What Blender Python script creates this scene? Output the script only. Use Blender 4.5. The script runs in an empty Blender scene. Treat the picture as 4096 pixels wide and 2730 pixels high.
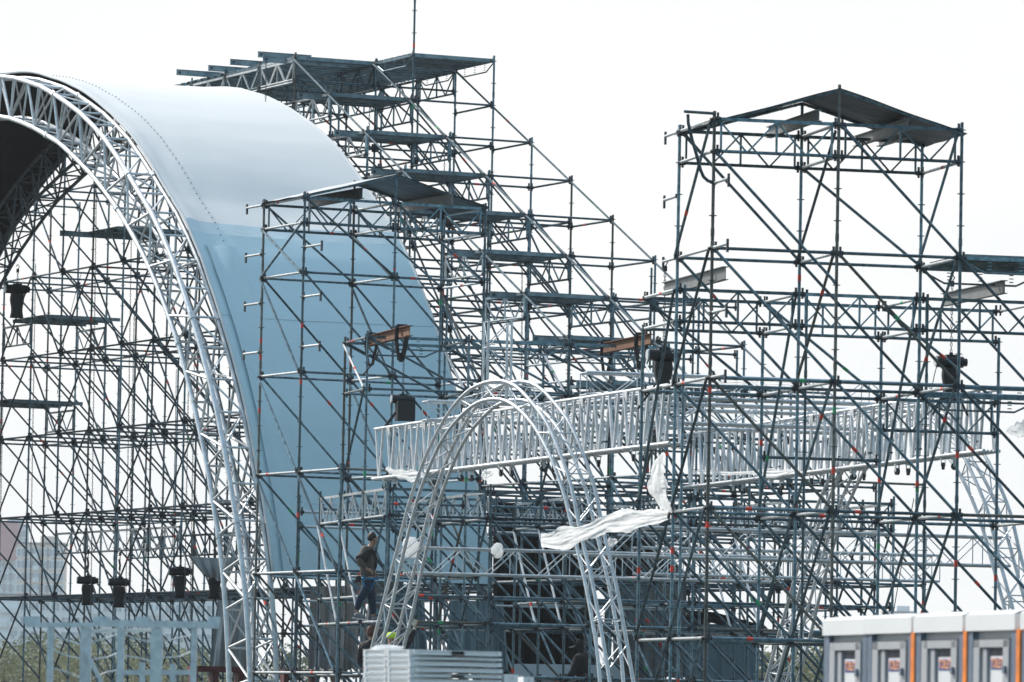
import bpy, math, random
from mathutils import Vector as V, Matrix, noise
random.seed(7)
SC = bpy.context.scene
# ---------------- camera, world, sun, exposure ----------------
FPX, PITCH, ROLL, EYE = 22664.9, 0.0667894, 0.0196997, 1.6
Fv = V((0, math.cos(PITCH), math.sin(PITCH)))
U0 = V((0, -math.sin(PITCH), math.cos(PITCH))); R0 = V((1, 0, 0))
Rv = (R0 + ROLL*U0).normalized(); Uv = (U0 - ROLL*R0).normalized()
CAMP = V((0, 0, EYE))
cd = bpy.data.cameras.new('camera'); cam = bpy.data.objects.new('camera', cd)
SC.collection.objects.link(cam)
m = Matrix((Rv, Uv, -Fv)).transposed().to_4x4(); m.translation = CAMP
cam.matrix_world = m
cd.lens = FPX*36/4096; cd.sensor_width = 36; cd.clip_end = 5000; cd.clip_start = 1
cd.dof.use_dof = True; cd.dof.focus_distance = 114; cd.dof.aperture_fstop = 5.6
SC.camera = cam
SUN_EL, SUN_AZ = math.radians(43), (-0.72, 0.69)      # sun stands high on the left, a little behind the stage
world = bpy.data.worlds.new("World"); SC.world = world; world.use_nodes = True
wn = world.node_tree; bg = wn.nodes['Background']
sky = wn.nodes.new('ShaderNodeTexSky'); sky.sky_type = 'NISHITA'; sky.sun_disc = False
sky.sun_elevation = SUN_EL; sky.sun_rotation = math.atan2(SUN_AZ[0], SUN_AZ[1])
sky.air_density = 1.3; sky.dust_density = 3.0; sky.ozone_density = 2.5
bg.inputs[1].default_value = 0.15
# thin bright overcast: cloud veil over the blue, dense towards the horizon, thin overhead
wtc = wn.nodes.new('ShaderNodeTexCoord'); wsep = wn.nodes.new('ShaderNodeSeparateXYZ'); wn.links.new(wtc.outputs['Generated'], wsep.inputs[0])
wr = wn.nodes.new('ShaderNodeMapRange'); wr.inputs[1].default_value = .13; wr.inputs[2].default_value = .42; wr.inputs[3].default_value = .97; wr.inputs[4].default_value = .60
wn.links.new(wsep.outputs[2], wr.inputs[0])
wno = wn.nodes.new('ShaderNodeTexNoise'); wno.inputs['Scale'].default_value = 3.5; wno.inputs['Detail'].default_value = 6
wmp = wn.nodes.new('ShaderNodeMapping'); wmp.inputs['Scale'].default_value = (1, 1, 4); wn.links.new(wtc.outputs['Generated'], wmp.inputs[0]); wn.links.new(wmp.outputs[0], wno.inputs['Vector'])
wcr = wn.nodes.new('ShaderNodeValToRGB'); wcr.color_ramp.elements[0].color = (3.36, 3.45, 3.52, 1); wcr.color_ramp.elements[1].color = (3.74, 3.74, 3.72, 1)
wcr.color_ramp.elements[0].position = .38; wcr.color_ramp.elements[1].position = .6
wn.links.new(wno.outputs[0], wcr.inputs[0])
wmx = wn.nodes.new('ShaderNodeMix'); wmx.data_type = 'RGBA'; wn.links.new(wr.outputs[0], wmx.inputs[0]); wn.links.new(sky.outputs[0], wmx.inputs[6]); wn.links.new(wcr.outputs[0], wmx.inputs[7])
wn.links.new(wmx.outputs[2], bg.inputs[0])
# the sky glares on the sun's side of the stage and is a deeper blue grey behind the viewer
wy = wn.nodes.new('ShaderNodeMapRange'); wy.inputs[1].default_value = -.35; wy.inputs[2].default_value = .6; wy.inputs[3].default_value = 0; wy.inputs[4].default_value = 1; wn.links.new(wsep.outputs[1], wy.inputs[0])
wm2 = wn.nodes.new('ShaderNodeMix'); wm2.data_type = 'RGBA'; wm2.inputs[6].default_value = (1.15, 1.95, 2.3, 1); wn.links.new(wy.outputs[0], wm2.inputs[0]); wn.links.new(wcr.outputs[0], wm2.inputs[7]); wn.links.new(wm2.outputs[2], wmx.inputs[7])
sl = bpy.data.lights.new('sun', 'SUN'); sl.energy = 2.4; sl.angle = math.radians(1.0); sl.color = (1, .95, .88)
so = bpy.data.objects.new('sun', sl); SC.collection.objects.link(so)
sd = V((SUN_AZ[0]*math.cos(SUN_EL), SUN_AZ[1]*math.cos(SUN_EL), math.sin(SUN_EL)))
so.rotation_euler = sd.to_track_quat('Z', 'Y').to_euler()
SC.view_settings.view_transform = 'Standard'; SC.view_settings.look = 'None'
SC.view_settings.exposure = 0.85; SC.view_settings.gamma = 1
SC.render.engine = 'CYCLES'

# ---------------- helpers ----------------
def zz(c, r, x, y): return (c*1024 + x/1.7227, r*910 + y/1.7227)      # tracing sheets of the photograph
def ray(s):
    return (Fv + Rv*((s[0]-2048)/FPX) + Uv*((1365-s[1])/FPX))
def at(s, D):
    d = ray(s); return CAMP + d*(D/d.y)
class Plane:                                                        # vertical plane through p, direction ang from +X
    def __init__(s, p, ang):
        s.p = V(p); s.d = V((math.cos(ang), math.sin(ang), 0)); s.n = V((-math.sin(ang), math.cos(ang), 0))
    def on(s, q, off=0):
        d = ray(q); t = ((s.p + s.n*off) - CAMP).dot(s.n)/d.dot(s.n); return CAMP + d*t

class MB:
    def __init__(s): s.v = []; s.f = []; s.m = []; s.mi = 0
    def mat(s, i): s.mi = i; return s
    def add(s, vs, fs):
        o = len(s.v); s.v += [tuple(x) for x in vs]; s.f += [tuple(i+o for i in f) for f in fs]; s.m += [s.mi]*len(fs); return s
    def tube(s, p, q, r, n=8, r2=None, cap=True):
        p = V(p); q = V(q); a = q-p
        if a.length < 1e-6: return s
        a.normalize(); r2 = r if r2 is None else r2
        u = a.cross(V((0, 0, 1)) if abs(a.z) < .95 else V((1, 0, 0))).normalized(); w = a.cross(u)
        vs = []
        for k, (c, rr) in enumerate(((p, r), (q, r2))):
            for i in range(n):
                t = 2*math.pi*i/n; vs.append(c + (u*math.cos(t)+w*math.sin(t))*rr)
        fs = [(i, (i+1) % n, n+(i+1) % n, n+i) for i in range(n)]
        if cap: fs += [tuple(range(n-1, -1, -1)), tuple(range(n, 2*n))]
        return s.add(vs, fs)
    def poly(s, pts, r, n=8):
        pts = [V(p) for p in pts]; vs = []; rr = r if hasattr(r, '__len__') else [r]*len(pts)
        ref = V((0.123, 0.31, 0.94)).normalized()
        for k, p in enumerate(pts):
            a = (pts[min(k+1, len(pts)-1)]-pts[max(k-1, 0)]).normalized()
            u = a.cross(ref)
            if u.length < .05: u = a.cross(V((1, 0, 0)))
            u.normalize(); w = a.cross(u)
            for i in range(n):
                t = 2*math.pi*i/n; vs.append(p + (u*math.cos(t)+w*math.sin(t))*rr[k])
        fs = []
        for k in range(len(pts)-1):
            fs += [(k*n+i, k*n+(i+1) % n, (k+1)*n+(i+1) % n, (k+1)*n+i) for i in range(n)]
        fs += [tuple(range(n-1, -1, -1)), tuple(range((len(pts)-1)*n, len(pts)*n))]
        return s.add(vs, fs)
    def bar(s, p, q, w, h, up=(0, 0, 1)):                               # rectangular bar, w sideways, h along up
        p = V(p); q = V(q); a = (q-p).normalized(); up = V(up)
        u = a.cross(up).normalized()*(w/2); t = u.cross(a).normalized()*(h/2)
        vs = [c + x*u + y*t for c in (p, q) for x, y in ((-1, -1), (1, -1), (1, 1), (-1, 1))]
        return s.add(vs, [(0, 1, 5, 4), (1, 2, 6, 5), (2, 3, 7, 6), (3, 0, 4, 7), (3, 2, 1, 0), (4, 5, 6, 7)])
    def box(s, c, X, Y, Z):
        c = V(c); X = V(X)/2; Y = V(Y)/2; Z = V(Z)/2
        vs = [c + x*X + y*Y + z_*Z for z_ in (-1, 1) for x, y in ((-1, -1), (1, -1), (1, 1), (-1, 1))]
        return s.add(vs, [(0, 1, 5, 4), (1, 2, 6, 5), (2, 3, 7, 6), (3, 0, 4, 7), (3, 2, 1, 0), (4, 5, 6, 7)])
    def disc(s, c, r, h=.008, n=8): return s.tube(V(c)-V((0, 0, h/2)), V(c)+V((0, 0, h/2)), r, n)
    def grid(s, rows):
        n = len(rows[0]); vs = [p for r in rows for p in r]
        fs = [(i*n+j, i*n+j+1, (i+1)*n+j+1, (i+1)*n+j) for i in range(len(rows)-1) for j in range(n-1)]
        return s.add(vs, fs)
    def merge(s, o):
        k = len(s.v); s.v += o.v; s.f += [tuple(i+k for i in f) for f in o.f]; s.m += o.m; return s
    def obj(s, name, mats, parent=None, origin=None, smooth=False):
        me = bpy.data.meshes.new(name); o = V(origin) if origin is not None else V((0, 0, 0))
        me.from_pydata([tuple(V(v)-o) for v in s.v], [], s.f)
        for mm in (mats if isinstance(mats, (list, tuple)) else [mats]): me.materials.append(mm)
        if any(s.m): me.polygons.foreach_set('material_index', s.m)
        if smooth: me.polygons.foreach_set('use_smooth', [True]*len(me.polygons))
        me.update()
        ob = bpy.data.objects.new(name, me); SC.collection.objects.link(ob)
        if parent is not None: ob.parent = parent
        else: ob.location = o
        return ob

def tag(o, label, cat, group=None, kind=None):
    if label: o['label'] = label
    if cat: o['category'] = cat
    if group: o['group'] = group
    if kind: o['kind'] = kind
    return o
class Thing:
    """an Empty that parents its parts; the 100 largest of a kind stay single, the rest is one stuff part"""
    def __init__(s, name, base, label, cat, group=None):
        s.e = bpy.data.objects.new(name, None); SC.collection.objects.link(s.e); s.e.location = V(base); s.b = V(base)
        tag(s.e, label, cat, group); s.q = {}
    def part(s, name, mb, mats, label=None, kids=(), smooth=False):
        s.q.setdefault(name, []).append((mb, mats, label, kids, smooth)); return s
    def done(s):
        for name, L in s.q.items():
            if len(L) > 100:
                def size(t):
                    v = t[0].v; a = V(v[0]); b = max(((V(x)-a).length for x in v))
                    return -b/a.length
                L.sort(key=size); rest = L[99:]; L = L[:99]
                mb = MB()
                for t in rest: mb.merge(t[0])
                o = mb.obj(name, rest[0][1], s.e, s.b); o['kind'] = 'stuff'
            for mb, mats, label, kids, sm in L:
                o = mb.obj(name, mats, s.e, s.b, sm)
                if label: o['label'] = label
                for kn, kmb, kmat in kids: kmb.obj(kn, kmat, o, s.b, sm)
        return s.e

# ---------------- materials ----------------
def mat(name, col, rough=.6, metal=0., var=.25, scale=6., spec=.5, col2=None, bump=0., bscale=20., trans=0., stretch=(1, 1, 1), rnd=0.):
    mt = bpy.data.materials.new(name); mt.use_nodes = True; nt = mt.node_tree; b = nt.nodes['Principled BSDF']
    N = nt.nodes.new; L = nt.links.new
    tc = N('ShaderNodeTexCoord'); mp = N('ShaderNodeMapping'); mp.inputs['Scale'].default_value = stretch
    L(tc.outputs['Object'], mp.inputs[0])
    no = N('ShaderNodeTexNoise'); no.inputs['Scale'].default_value = scale; no.inputs['Detail'].default_value = 5; no.inputs['Roughness'].default_value = .65
    L(mp.outputs[0], no.inputs['Vector'])
    cr = N('ShaderNodeValToRGB'); c2 = col2 or tuple(c*(1+var) for c in col); c1 = tuple(c*(1-var) for c in col) if not col2 else col
    cr.color_ramp.elements[0].position = .32; cr.color_ramp.elements[1].position = .68
    cr.color_ramp.elements[0].color = (*c1, 1); cr.color_ramp.elements[1].color = (*c2, 1)
    L(no.outputs[0], cr.inputs[0])
    out = cr.outputs[0]
    if rnd:
        oi = N('ShaderNodeObjectInfo'); mr = N('ShaderNodeMapRange'); mr.inputs[3].default_value = 1-rnd; mr.inputs[4].default_value = 1+rnd
        L(oi.outputs['Random'], mr.inputs[0]); mx = N('ShaderNodeVectorMath'); mx.operation = 'SCALE'
        L(out, mx.inputs[0]); L(mr.outputs[0], mx.inputs['Scale']); out = mx.outputs[0]
    L(out, b.inputs['Base Color'])
    b.inputs['Roughness'].default_value = rough; b.inputs['Metallic'].default_value = metal
    b.inputs['Specular IOR Level'].default_value = spec
    if trans:
        tr = N('ShaderNodeBsdfTranslucent'); L(out, tr.inputs[0]); ms = N('ShaderNodeMixShader'); ms.inputs[0].default_value = trans
        L(b.outputs[0], ms.inputs[1]); L(tr.outputs[0], ms.inputs[2]); L(ms.outputs[0], nt.nodes['Material Output'].inputs[0])
    if bump:
        bn = N('ShaderNodeTexNoise'); bn.inputs['Scale'].default_value = bscale; bn.inputs['Detail'].default_value = 4
        L(mp.outputs[0], bn.inputs['Vector']); bm = N('ShaderNodeBump'); bm.inputs['Strength'].default_value = bump; bm.inputs['Distance'].default_value = .05
        L(bn.outputs[0], bm.inputs['Height']); L(bm.outputs[0], b.inputs['Normal'])
    return mt
STEEL = mat('galvanised_steel', (.038, .08, .108), .36, .5, col2=(.19, .285, .33), scale=9, rnd=.45)
STEELW = mat('weathered_steel', (.07, .07, .065), .75, .15, col2=(.20, .20, .18), scale=11, rnd=.4)
STEELL = mat('pale_sunlit_steel', (.42, .46, .48), .38, .7, col2=(.66, .69, .70), scale=9, rnd=.15)  # paler steel copy: sun on the depth-running tubes put into their colour
DECKM = mat('steel_deck', (.10, .15, .18), .45, .4, col2=(.3, .37, .4), scale=4, rnd=.2)
DARKST = mat('dark_fitting', (.05, .06, .07), .5, .4)
ALU = mat('aluminium', (.50, .53, .55), .5, .6, col2=(.76, .78, .80), scale=7, rnd=.1)
RED = mat('red_tape', (.75, .06, .03), .6); GREEN = mat('green_tape', (.03, .35, .14), .6)
SM = [STEEL, RED, GREEN, DARKST]; SMW = [STEELW, RED, GREEN, DARKST]; SML = [STEELL, RED, GREEN, DARKST]; AM = [ALU, RED, GREEN, DARKST]

# ---------------- scaffold building ----------------
class Scaf:
    def __init__(s, name, X, D, H, ang, bx, by, label, cat='scaffold', rt=.0245, group=None, k=1.):
        s.k = k; X *= k; D *= k; H = EYE+(H-EYE)*k; bx *= k; by *= k; s.X, s.D, s.H = X, D, H; s.ux = V((math.cos(ang), math.sin(ang), 0)); s.uy = V((-math.sin(ang), math.cos(ang), 0))
        s.bx, s.by = bx, by; s.r = rt; s.t = Thing(name, (X, D, 0), label, cat, group)
    def n(s, i, j, h): return V((s.X, s.D, s.H+h*s.k)) + s.ux*(i*s.bx) + s.uy*(j*s.by)
    def tape(s, mb, p, q, r, pr=.3, col=None):
        if random.random() > pr: return
        L = (q-p).length; t = random.uniform(.2, .8); d = (q-p).normalized(); c = p+(q-p)*t; w = .05
        mb.mat(col or (1 if random.random() < .75 else 2)).tube(c-d*w, c+d*w, r+.0025, 8).mat(0)
    def post(s, i, j, h0, h1, r=None, ros=True, mats=None, tp=1.):
        r = r or s.r; mb = MB(); mb.tube(s.n(i, j, h0), s.n(i, j, h1), r, 8)
        if ros:
            k = math.ceil((h0+.05)*2)
            while k/2 <= h1-.04:
                mb.disc(s.n(i, j, k/2), .062, .011); k += 1
            k = math.ceil(h0/2)                                            # spigot joints
            while k*2+.3 < h1: mb.tube(s.n(i, j, k*2+.18), s.n(i, j, k*2+.30), r+.005, 8); k += 1
        a = s.n(i, j, max(h0, h1-9)); b = s.n(i, j, h1)
        for _ in range(max(1, int((h1-h0)/4))): s.tape(mb, a, b, r, .8*tp)
        s.t.part('standard', mb, mats or (SMW if random.random() < .12 else SM))
    def head(s, mb, p, d):                                                 # wedge head of a ledger on a rosette
        mb.mat(3).tube(p+d*.03, p+d*.10, s.r+.011, 8); c = p+d*.055
        mb.bar(c+V((0, 0, -.075)), c+V((0, 0, .10)), .02, .035, up=d).mat(0)
    def rod(s, p, q, name='ledger', r=None, mats=None, tp=.22, head=True, sag=0):
        mb = MB(); r = r or s.r; d = (q-p).normalized(); mb.tube(p+d*.03, q-d*.03, r, 8)
        if head: s.head(mb, p, d); s.head(mb, q, -d)
        s.tape(mb, p, q, r, tp); s.t.part(name, mb, mats or (SMW if random.random() < .1 else SM))
    def led(s, i, j, i2, j2, h, **k): s.rod(s.n(i, j, h), s.n(i2, j2, h), **k)
    def diag(s, i, j, h, i2, j2, h2, mats=None, off=.05):
        o = (s.uy if i != i2 else s.ux)*(-off); d = (s.n(i2, j2, h2)-s.n(i, j, h)).normalized()
        p = s.n(i, j, h)+o+d*.06; q = s.n(i2, j2, h2)+o-d*.06; mb = MB(); mb.tube(p, q, s.r*.98, 8)
        for a, b in ((p, d), (q, -d)):
            mb.mat(3).bar(a-b*.05, a+b*.03, .03, .055, up=V((0, 0, 1))).mat(0)
        s.tape(mb, p, q, s.r, .25); s.t.part('diagonal_brace', mb, mats or (SMW if random.random() < .12 else SM))
    def stub(s, i, j, h, dx, dy, L=.86):
        p = s.n(i, j, h); d = (s.ux*dx+s.uy*dy).normalized(); q = p+d*L; mb = MB(); mb.tube(p+d*.03, q, s.r, 8)
        s.head(mb, p, d); mb.mat(3).bar(q+V((0, 0, -.13)), q+V((0, 0, .075)), .03, .05, up=d).mat(0)
        s.t.part('stub_ledger', mb, SML)
    def truss(s, i, j, i2, j2, h, dep=.5, bays=4, rect=True, mats=None):        # lattice girder between two nodes
        p = s.n(i, j, h); q = s.n(i2, j2, h); up = V((0, 0, 1)); d = (q-p).normalized(); L = (q-p).length; M = mats or SM
        mb = MB(); a, b = p+d*.06, q-d*.06; mb.bar(a, b, .045, .05)
        mb.tube(a-up*dep, b-up*dep, s.r, 8); s.head(mb, p, d); s.head(mb, q, -d); s.head(mb, p-up*dep, d); s.head(mb, q-up*dep, -d)
        nb = max(2, int(round(L/.5)))
        for k in range(nb):
            x0 = a+(b-a)*((k+.04)/nb); x1 = a+(b-a)*((k+.96)/nb); x0 = x0-up*.025; x1 = x1-up*.025
            if k % 2: x0, x1 = x1, x0
            mb.bar(x0, x1-up*(dep-.04), .025, .025, up=d.cross(up))
        for k in (0, nb//2, nb):
            x = a+(b-a)*(k/nb); x = x+d*(.05 if k == 0 else (-.05 if k == nb else 0)); mb.bar(x-up*.02, x-up*dep, .03, .03, up=d)
        s.t.part('lattice_girder', mb, M)
    def deck(s, i, j, i2, w0, w1, h, n=4, ext=0, fill=.9):                          # planks along x from i to i2, from depth w0 to w1
        dw = (w1-w0)/n
        for k in range(n):
            jm = w0+(k+.5)*dw; p = s.n(i, jm, h+.05)-s.ux*(ext if k % 2 == 0 else 0); q = s.n(i2, jm, h+.05); wd = abs(dw)*s.by*fill
            mb = MB(); mb.bar(p, q, wd, .012); 
            for sgn in (-1, 1): mb.bar(p+s.uy*(sgn*wd*.48)-V((0, 0, .04)), q+s.uy*(sgn*wd*.48)-V((0, 0, .04)), .012, .085)
            for t in (.25, .5, .75):
                c = p+(q-p)*t-V((0, 0, .045)); mb.bar(c-s.uy*wd*.46, c+s.uy*wd*.46, .03, .05)
            s.tape(mb, p+s.uy*-wd*.48, q+s.uy*-wd*.48, .04, .0)
            s.t.part('deck_plank', mb, [DECKM, RED, GREEN, DARKST])
    def beamend(s, i, j, h, L=.9, mats=None, bk=1.2):                               # protruding channel beam along x
        p = s.n(i, j, h+.0)-s.ux*L; q = s.n(i, j, h)+s.ux*bk; mb = MB()
        mb.bar(p, q, .012, .12); mb.bar(p+V((0, 0, .064)), q+V((0, 0, .064)), .07, .008); mb.bar(p-V((0, 0, .064)), q-V((0, 0, .064)), .07, .008)
        mb.mat(3).tube(p+s.ux*.08-s.uy*.03, p+s.ux*.08+s.uy*.03, .03, 8).mat(0)
        s.t.part('channel_beam', mb, mats or [DECKM, RED, GREEN, DARKST])
    def gtran(s, i, j, i2, j2, h, drop=.22, mats=None):                     # transom with a bent tube and ladder plates below
        p = s.n(i, j, h); q = s.n(i2, j2, h); d = (q-p).normalized(); up = V((0, 0, 1)); L = (q-p).length; mb = MB()
        mb.bar(p+d*.05, q-d*.05, .045, .055); a = p+d*.05-up*.05; b = q-d*.05-up*.05
        mb.poly([a, p+d*L*.2-up*(drop), q-d*L*.2-up*(drop), b], .017, 6)
        for t in (.24, .5, .76):
            c = p+(q-p)*t
            for e in (-.035, .035): mb.bar(c+d*e-up*.02, c+d*e-up*drop, .012, .016)
            for e in (.25, .5, .75): mb.bar(c-d*.035-up*drop*e, c+d*.035-up*drop*e, .012, .016)
        s.head(mb, p, d); s.head(mb, q, -d); s.t.part('braced_transom', mb, mats or SM)

# ---- right tower ----
rt = Scaf('roofed_tower', 5.002, 87.43, 8.914, .23798, 2.0037, 2.0138, 'tall dark scaffold tower on the right under a pitched tarp roof', 'scaffold tower', rt=.0255)
for i in (-1, 0, 1):
    rt.post(i, 0, -9.6, {-1: 2.12, 0: 2.62, 1: 2.12}[i]); rt.post(i, 1, -9.6, {-1: 2.1, 0: 2.55, 1: 2.05}[i])
for i in (-1, 0, 1, 2): rt.post(i, 2, -9.6, -.93)
rt.post(2, 0, -9.6, .1); rt.post(2, 1, -9.6, .1); rt.post(3, 0, -9.6, .1); rt.post(3, 1, -9.6, .1); rt.post(3, 2, -9.6, -2)
for i in (-1, 0, 1): rt.post(i+.07, 1.02, -9.6, -.42, r=.022, tp=.3)
for j in (0, 1):
    for i in (-1, 0): rt.truss(i, j, i+1, j, 2.0)
    for h in (0, -2, -4, -6, -8):
        for i in range(-1, 3 if h else 1): rt.led(i, j, i+1, j, h)
    rt.led(0, j, 1, j, -8.0)
for i in (-1, 0): rt.truss(i, 1, i+1, 1, -.5); rt.truss(i, 2, i+1, 2, -1.0+.5)
rt.truss(1, 1, 2, 1, -.5); rt.truss(1, 2, 2, 2, -.5); rt.truss(1, 2, 2, 2, -2.0)
for h in (-2, -3.0, -4, -6, -8):
    for i in range(-1, 2):
        if h != -3 or i == 0: rt.led(i, 2, i+1, 2, h)
for i in (-1, 0, 1):
    for h in (2.0, 1.5, 0, -2, -4, -6, -8):
        rt.led(i, 0, i, 1, h, mats=SML)
        if h > -1.5: continue
        rt.led(i, 1, i, 2, h, mats=SML)
    rt.led(i, 1, i, 2, -1, mats=SML); rt.led(i, 1, i, 2, -.5, mats=SML)
    rt.diag(i, 0, 2 if i else 1.9, i, 1, 0)
    for h in (0, -2, -4, -6): rt.diag(i, 0, h, i, 1, h-2)
    for h in (-2, -4, -6): rt.diag(i, 1, h if h != -2 else -.5, i, 2, h-2)
for i, h in ((2, 0), (2, -2), (2, -4)): rt.diag(i, 0, h, i, 1, h-2)
rt.led(2, 1, 2, 2, -.5, mats=SML); rt.led(2, 1, 2, 2, -4, mats=SML)
for j in (0, 1):
    for i in (-1, 0, 1):
        for h in (0, -2, -4, -6):
            if i == 1 and j == 1 and h == 0: continue
            rt.diag(i, j, h, i+1, j, h-2)
rt.diag(-1, 0, 1.5, 0, 0, -.5); rt.diag(-1, 1, 2.0, 0, 1, 0); rt.diag(0, 0, 2, 1, 0, 0); rt.diag(0, 1, 1.5, 1, 1, 0); rt.diag(1, 1, 0, 2, 1, -2)
for i in (-1, 0, 1):
    for h in (-.5, -4): rt.diag(i, 2, h, i+1, 2, h-(1.5 if h > -1 else 2))
for h in (2.0, 0, .98): rt.stub(-1, 1, h, 0, 1)
for h in (1.0, 0, -1.0, -2.0): rt.stub(-1, 0, h, 0, -1)
# decks to the right of the tower
rt.gtran(1, 0, 2, 0, 0); rt.gtran(1, 1, 2, 1, -.02); rt.gtran(1, 0, 2, 0, -2.02); rt.gtran(1, 1, 2, 1, -2.04)
rt.deck(1.06, 0, 2.0, .06, .96, .02, 5)
# bent guard tube at the upper left corner
mb = MB(); P = [rt.n(-1, 0, x) + rt.uy*0 for x in (0, 1)]
pl = Plane(rt.n(-1, 0, 0), .238+math.pi)
g = [pl.on(zz(2, 0, x, y), .3) for x, y in ((1385, 808), (1300, 785), (1190, 770))]
mb.poly([rt.n(-1, 0, 2.08), rt.n(-1, 0, 2.08)+(g[2]-rt.n(-1, 0, 2.08))], .024, 8)
h = [pl.on(zz(2, 0, x, y), .3*(1-k/9)) for k, (x, y) in enumerate(((1212, 790), (1215, 850), (1240, 960), (1275, 1080), (1300, 1175), (1320, 1220), (1350, 1248), (1388, 1258)))]
mb.poly(h, .026, 8); rt.t.part('bent_guard_tube', mb, SM)

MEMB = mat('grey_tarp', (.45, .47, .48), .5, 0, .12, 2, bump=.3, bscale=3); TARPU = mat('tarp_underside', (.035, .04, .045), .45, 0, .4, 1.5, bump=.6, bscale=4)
def tarp_roof(sc, i0, i1, pk, hp, he, name='tarp'):
    """pitched roof: two rods per slope and the sheet over them"""
    w = lambda i: he + (hp-he)*(1-abs(i)/1.0)
    for j in (0, 1):
        for a in (-1, 1):
            p = sc.n(a*1.02, j, he); q = sc.n(0, j, hp)
            mb = MB().tube(p, q, .024, 8)
            for t in range(9):                                               # lashings
                c = p+(q-p)*(t+.5)/9; d = (q-p).normalized(); mb.mat(0).tube(c-d*.008, c+d*.008, .03, 8)
            sc.t.part('roof_rod', mb, SM)
    for a in (-1, 1):
        rows = []
        for u in range(15):
            x = a*(u/14)*1.04; r = []
            for v in range(11):
                j = v/10*1.04-.02; t = abs(x)
                hh = hp+.035-(hp-he)*t - .035*math.sin(math.pi*min(1, max(0, j)))*math.sin(math.pi*min(1, t))*(1 if a > 0 else -1.0) + .006*math.sin(9*t+14*j)
                r.append(sc.n(x, j, hh))
            rows.append(r)
        mb = MB().grid(rows); o = rows
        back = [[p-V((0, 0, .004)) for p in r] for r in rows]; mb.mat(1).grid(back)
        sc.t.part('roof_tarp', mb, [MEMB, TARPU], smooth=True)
tarp_roof(rt, -1, 1, 0, 2.53, 1.93)
GREYB = mat('pale_steel_beam', (.22, .23, .23), .6, .2, .15, 5)
def ibeam(p, q, h=.2, w=.1, t=.012):
    mb = MB(); up = V((0, 0, 1)); mb.bar(p, q, t, h); mb.bar(p+up*h/2, q+up*h/2, w, t); mb.bar(p-up*h/2, q-up*h/2, w, t); return mb
def beam(name, p, q, m_, label, h=.2, w=.1, cat='steel beam', group=None):
    o = ibeam(p, q, h, w).obj(name, m_, None, (p+q)/2); return tag(o, label, cat, group)
def nd(sc, i, j, h, dz=0): return sc.n(i, j, h)+V((0, 0, dz))
beam('steel_beam', nd(rt, -.17, -.03, 2.12), nd(rt, -.17, 1.35, 2.12), GREYB, 'pale I-beam under the left slope of the right tarp roof', h=.17)
beam('steel_beam', nd(rt, .57, .04, 2.05), nd(rt, .57, 1.4, 2.05), GREYB, 'pale I-beam under the right slope of the right tarp roof, left of two', h=.16)
beam('steel_beam', nd(rt, .72, .5, 2.02), nd(rt, .72, 1.25, 2.02), GREYB, 'short pale I-beam nearest the right eave of the right tarp roof', h=.13)
beam('steel_beam', nd(rt, -.72, .6, -.28), nd(rt, -.72, 2.4, -.28), GREYB, 'pale I-beam on the lattice girders just left of the right tower')
beam('steel_beam', nd(rt, 1.62, .75, -.3), nd(rt, 1.62, 2.3, -.3), GREYB, 'pale I-beam on the lattice girders at the right edge')
rt.t.done()

# ---- left tower ----
lt = Scaf('roofed_tower', -2.3966, 113.929, 10.461, .454184, 2.0092, 2.0431, 'scaffold tower under a low tarp roof in front of the blue arch membrane', 'scaffold tower', k=.985)
for i in (-1, 0, 1):
    for j in (0, 1): lt.post(i, j, -10.4, [1.62, 2.12, 1.62][i+1])
for j in (0, 1):
    for i in (-1, 0):
        lt.truss(i, j, i+1, j, 1.5)
        for h in (1, 0, -2, -4, -6, -8): lt.led(i, j, i+1, j, h)
for i in (-1, 0, 1):
    for h in (1.5, 1, 0, -2, -4, -6, -8): lt.led(i, 0, i, 1, h, mats=SML)
    for h in (1, 0, -2, -4, -6): lt.diag(i, 1, h, i, 0, h-2 if h != 1 else 0)
for j in (0, 1):
    for i in (-1, 0):
        for h in (1.5, 0, -2, -4, -6, -8): lt.diag(i, j, h, i+1, j, (h-2) if h != 1.5 else 0)
lt.diag(-1, 1, 0, -1, 0, 1)
for h in (1.5, .5, -.5, -1.5): lt.stub(-1, 1, h, 0, 1)
for h in (.5, -.5, -1.5): lt.stub(-1, 0, h, 0, -1)
for h in (-2, -4, -6, -8):
    if h < -3: lt.led(-1, 0, -1, -1, h, mats=SML); lt.led(0, 0, 0, -1, h, mats=SML); lt.diag(-1, 0, h, -1, -1, h-2)
lt.post(-1, -1, -10.4, -3.9); lt.post(0, -1, -10.4, -3.9)
for h in (-4, -6, -8): lt.led(-1, -1, 0, -1, h); lt.diag(-1, -1, h, 0, -1, h-2)
tarp_roof(lt, -1, 1, 0, 2.05, 1.52)
beam('steel_beam', nd(lt, -.42, -.1, 1.64), nd(lt, -.42, 1.2, 1.64), DARKST, 'dark I-beam under the left slope of the left tarp roof')
beam('steel_beam', nd(lt, .58, -.1, 1.64), nd(lt, .58, 1.3, 1.64), GREYB, 'pale I-beam under the right slope of the left tarp roof')
lt.t.done()

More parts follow.
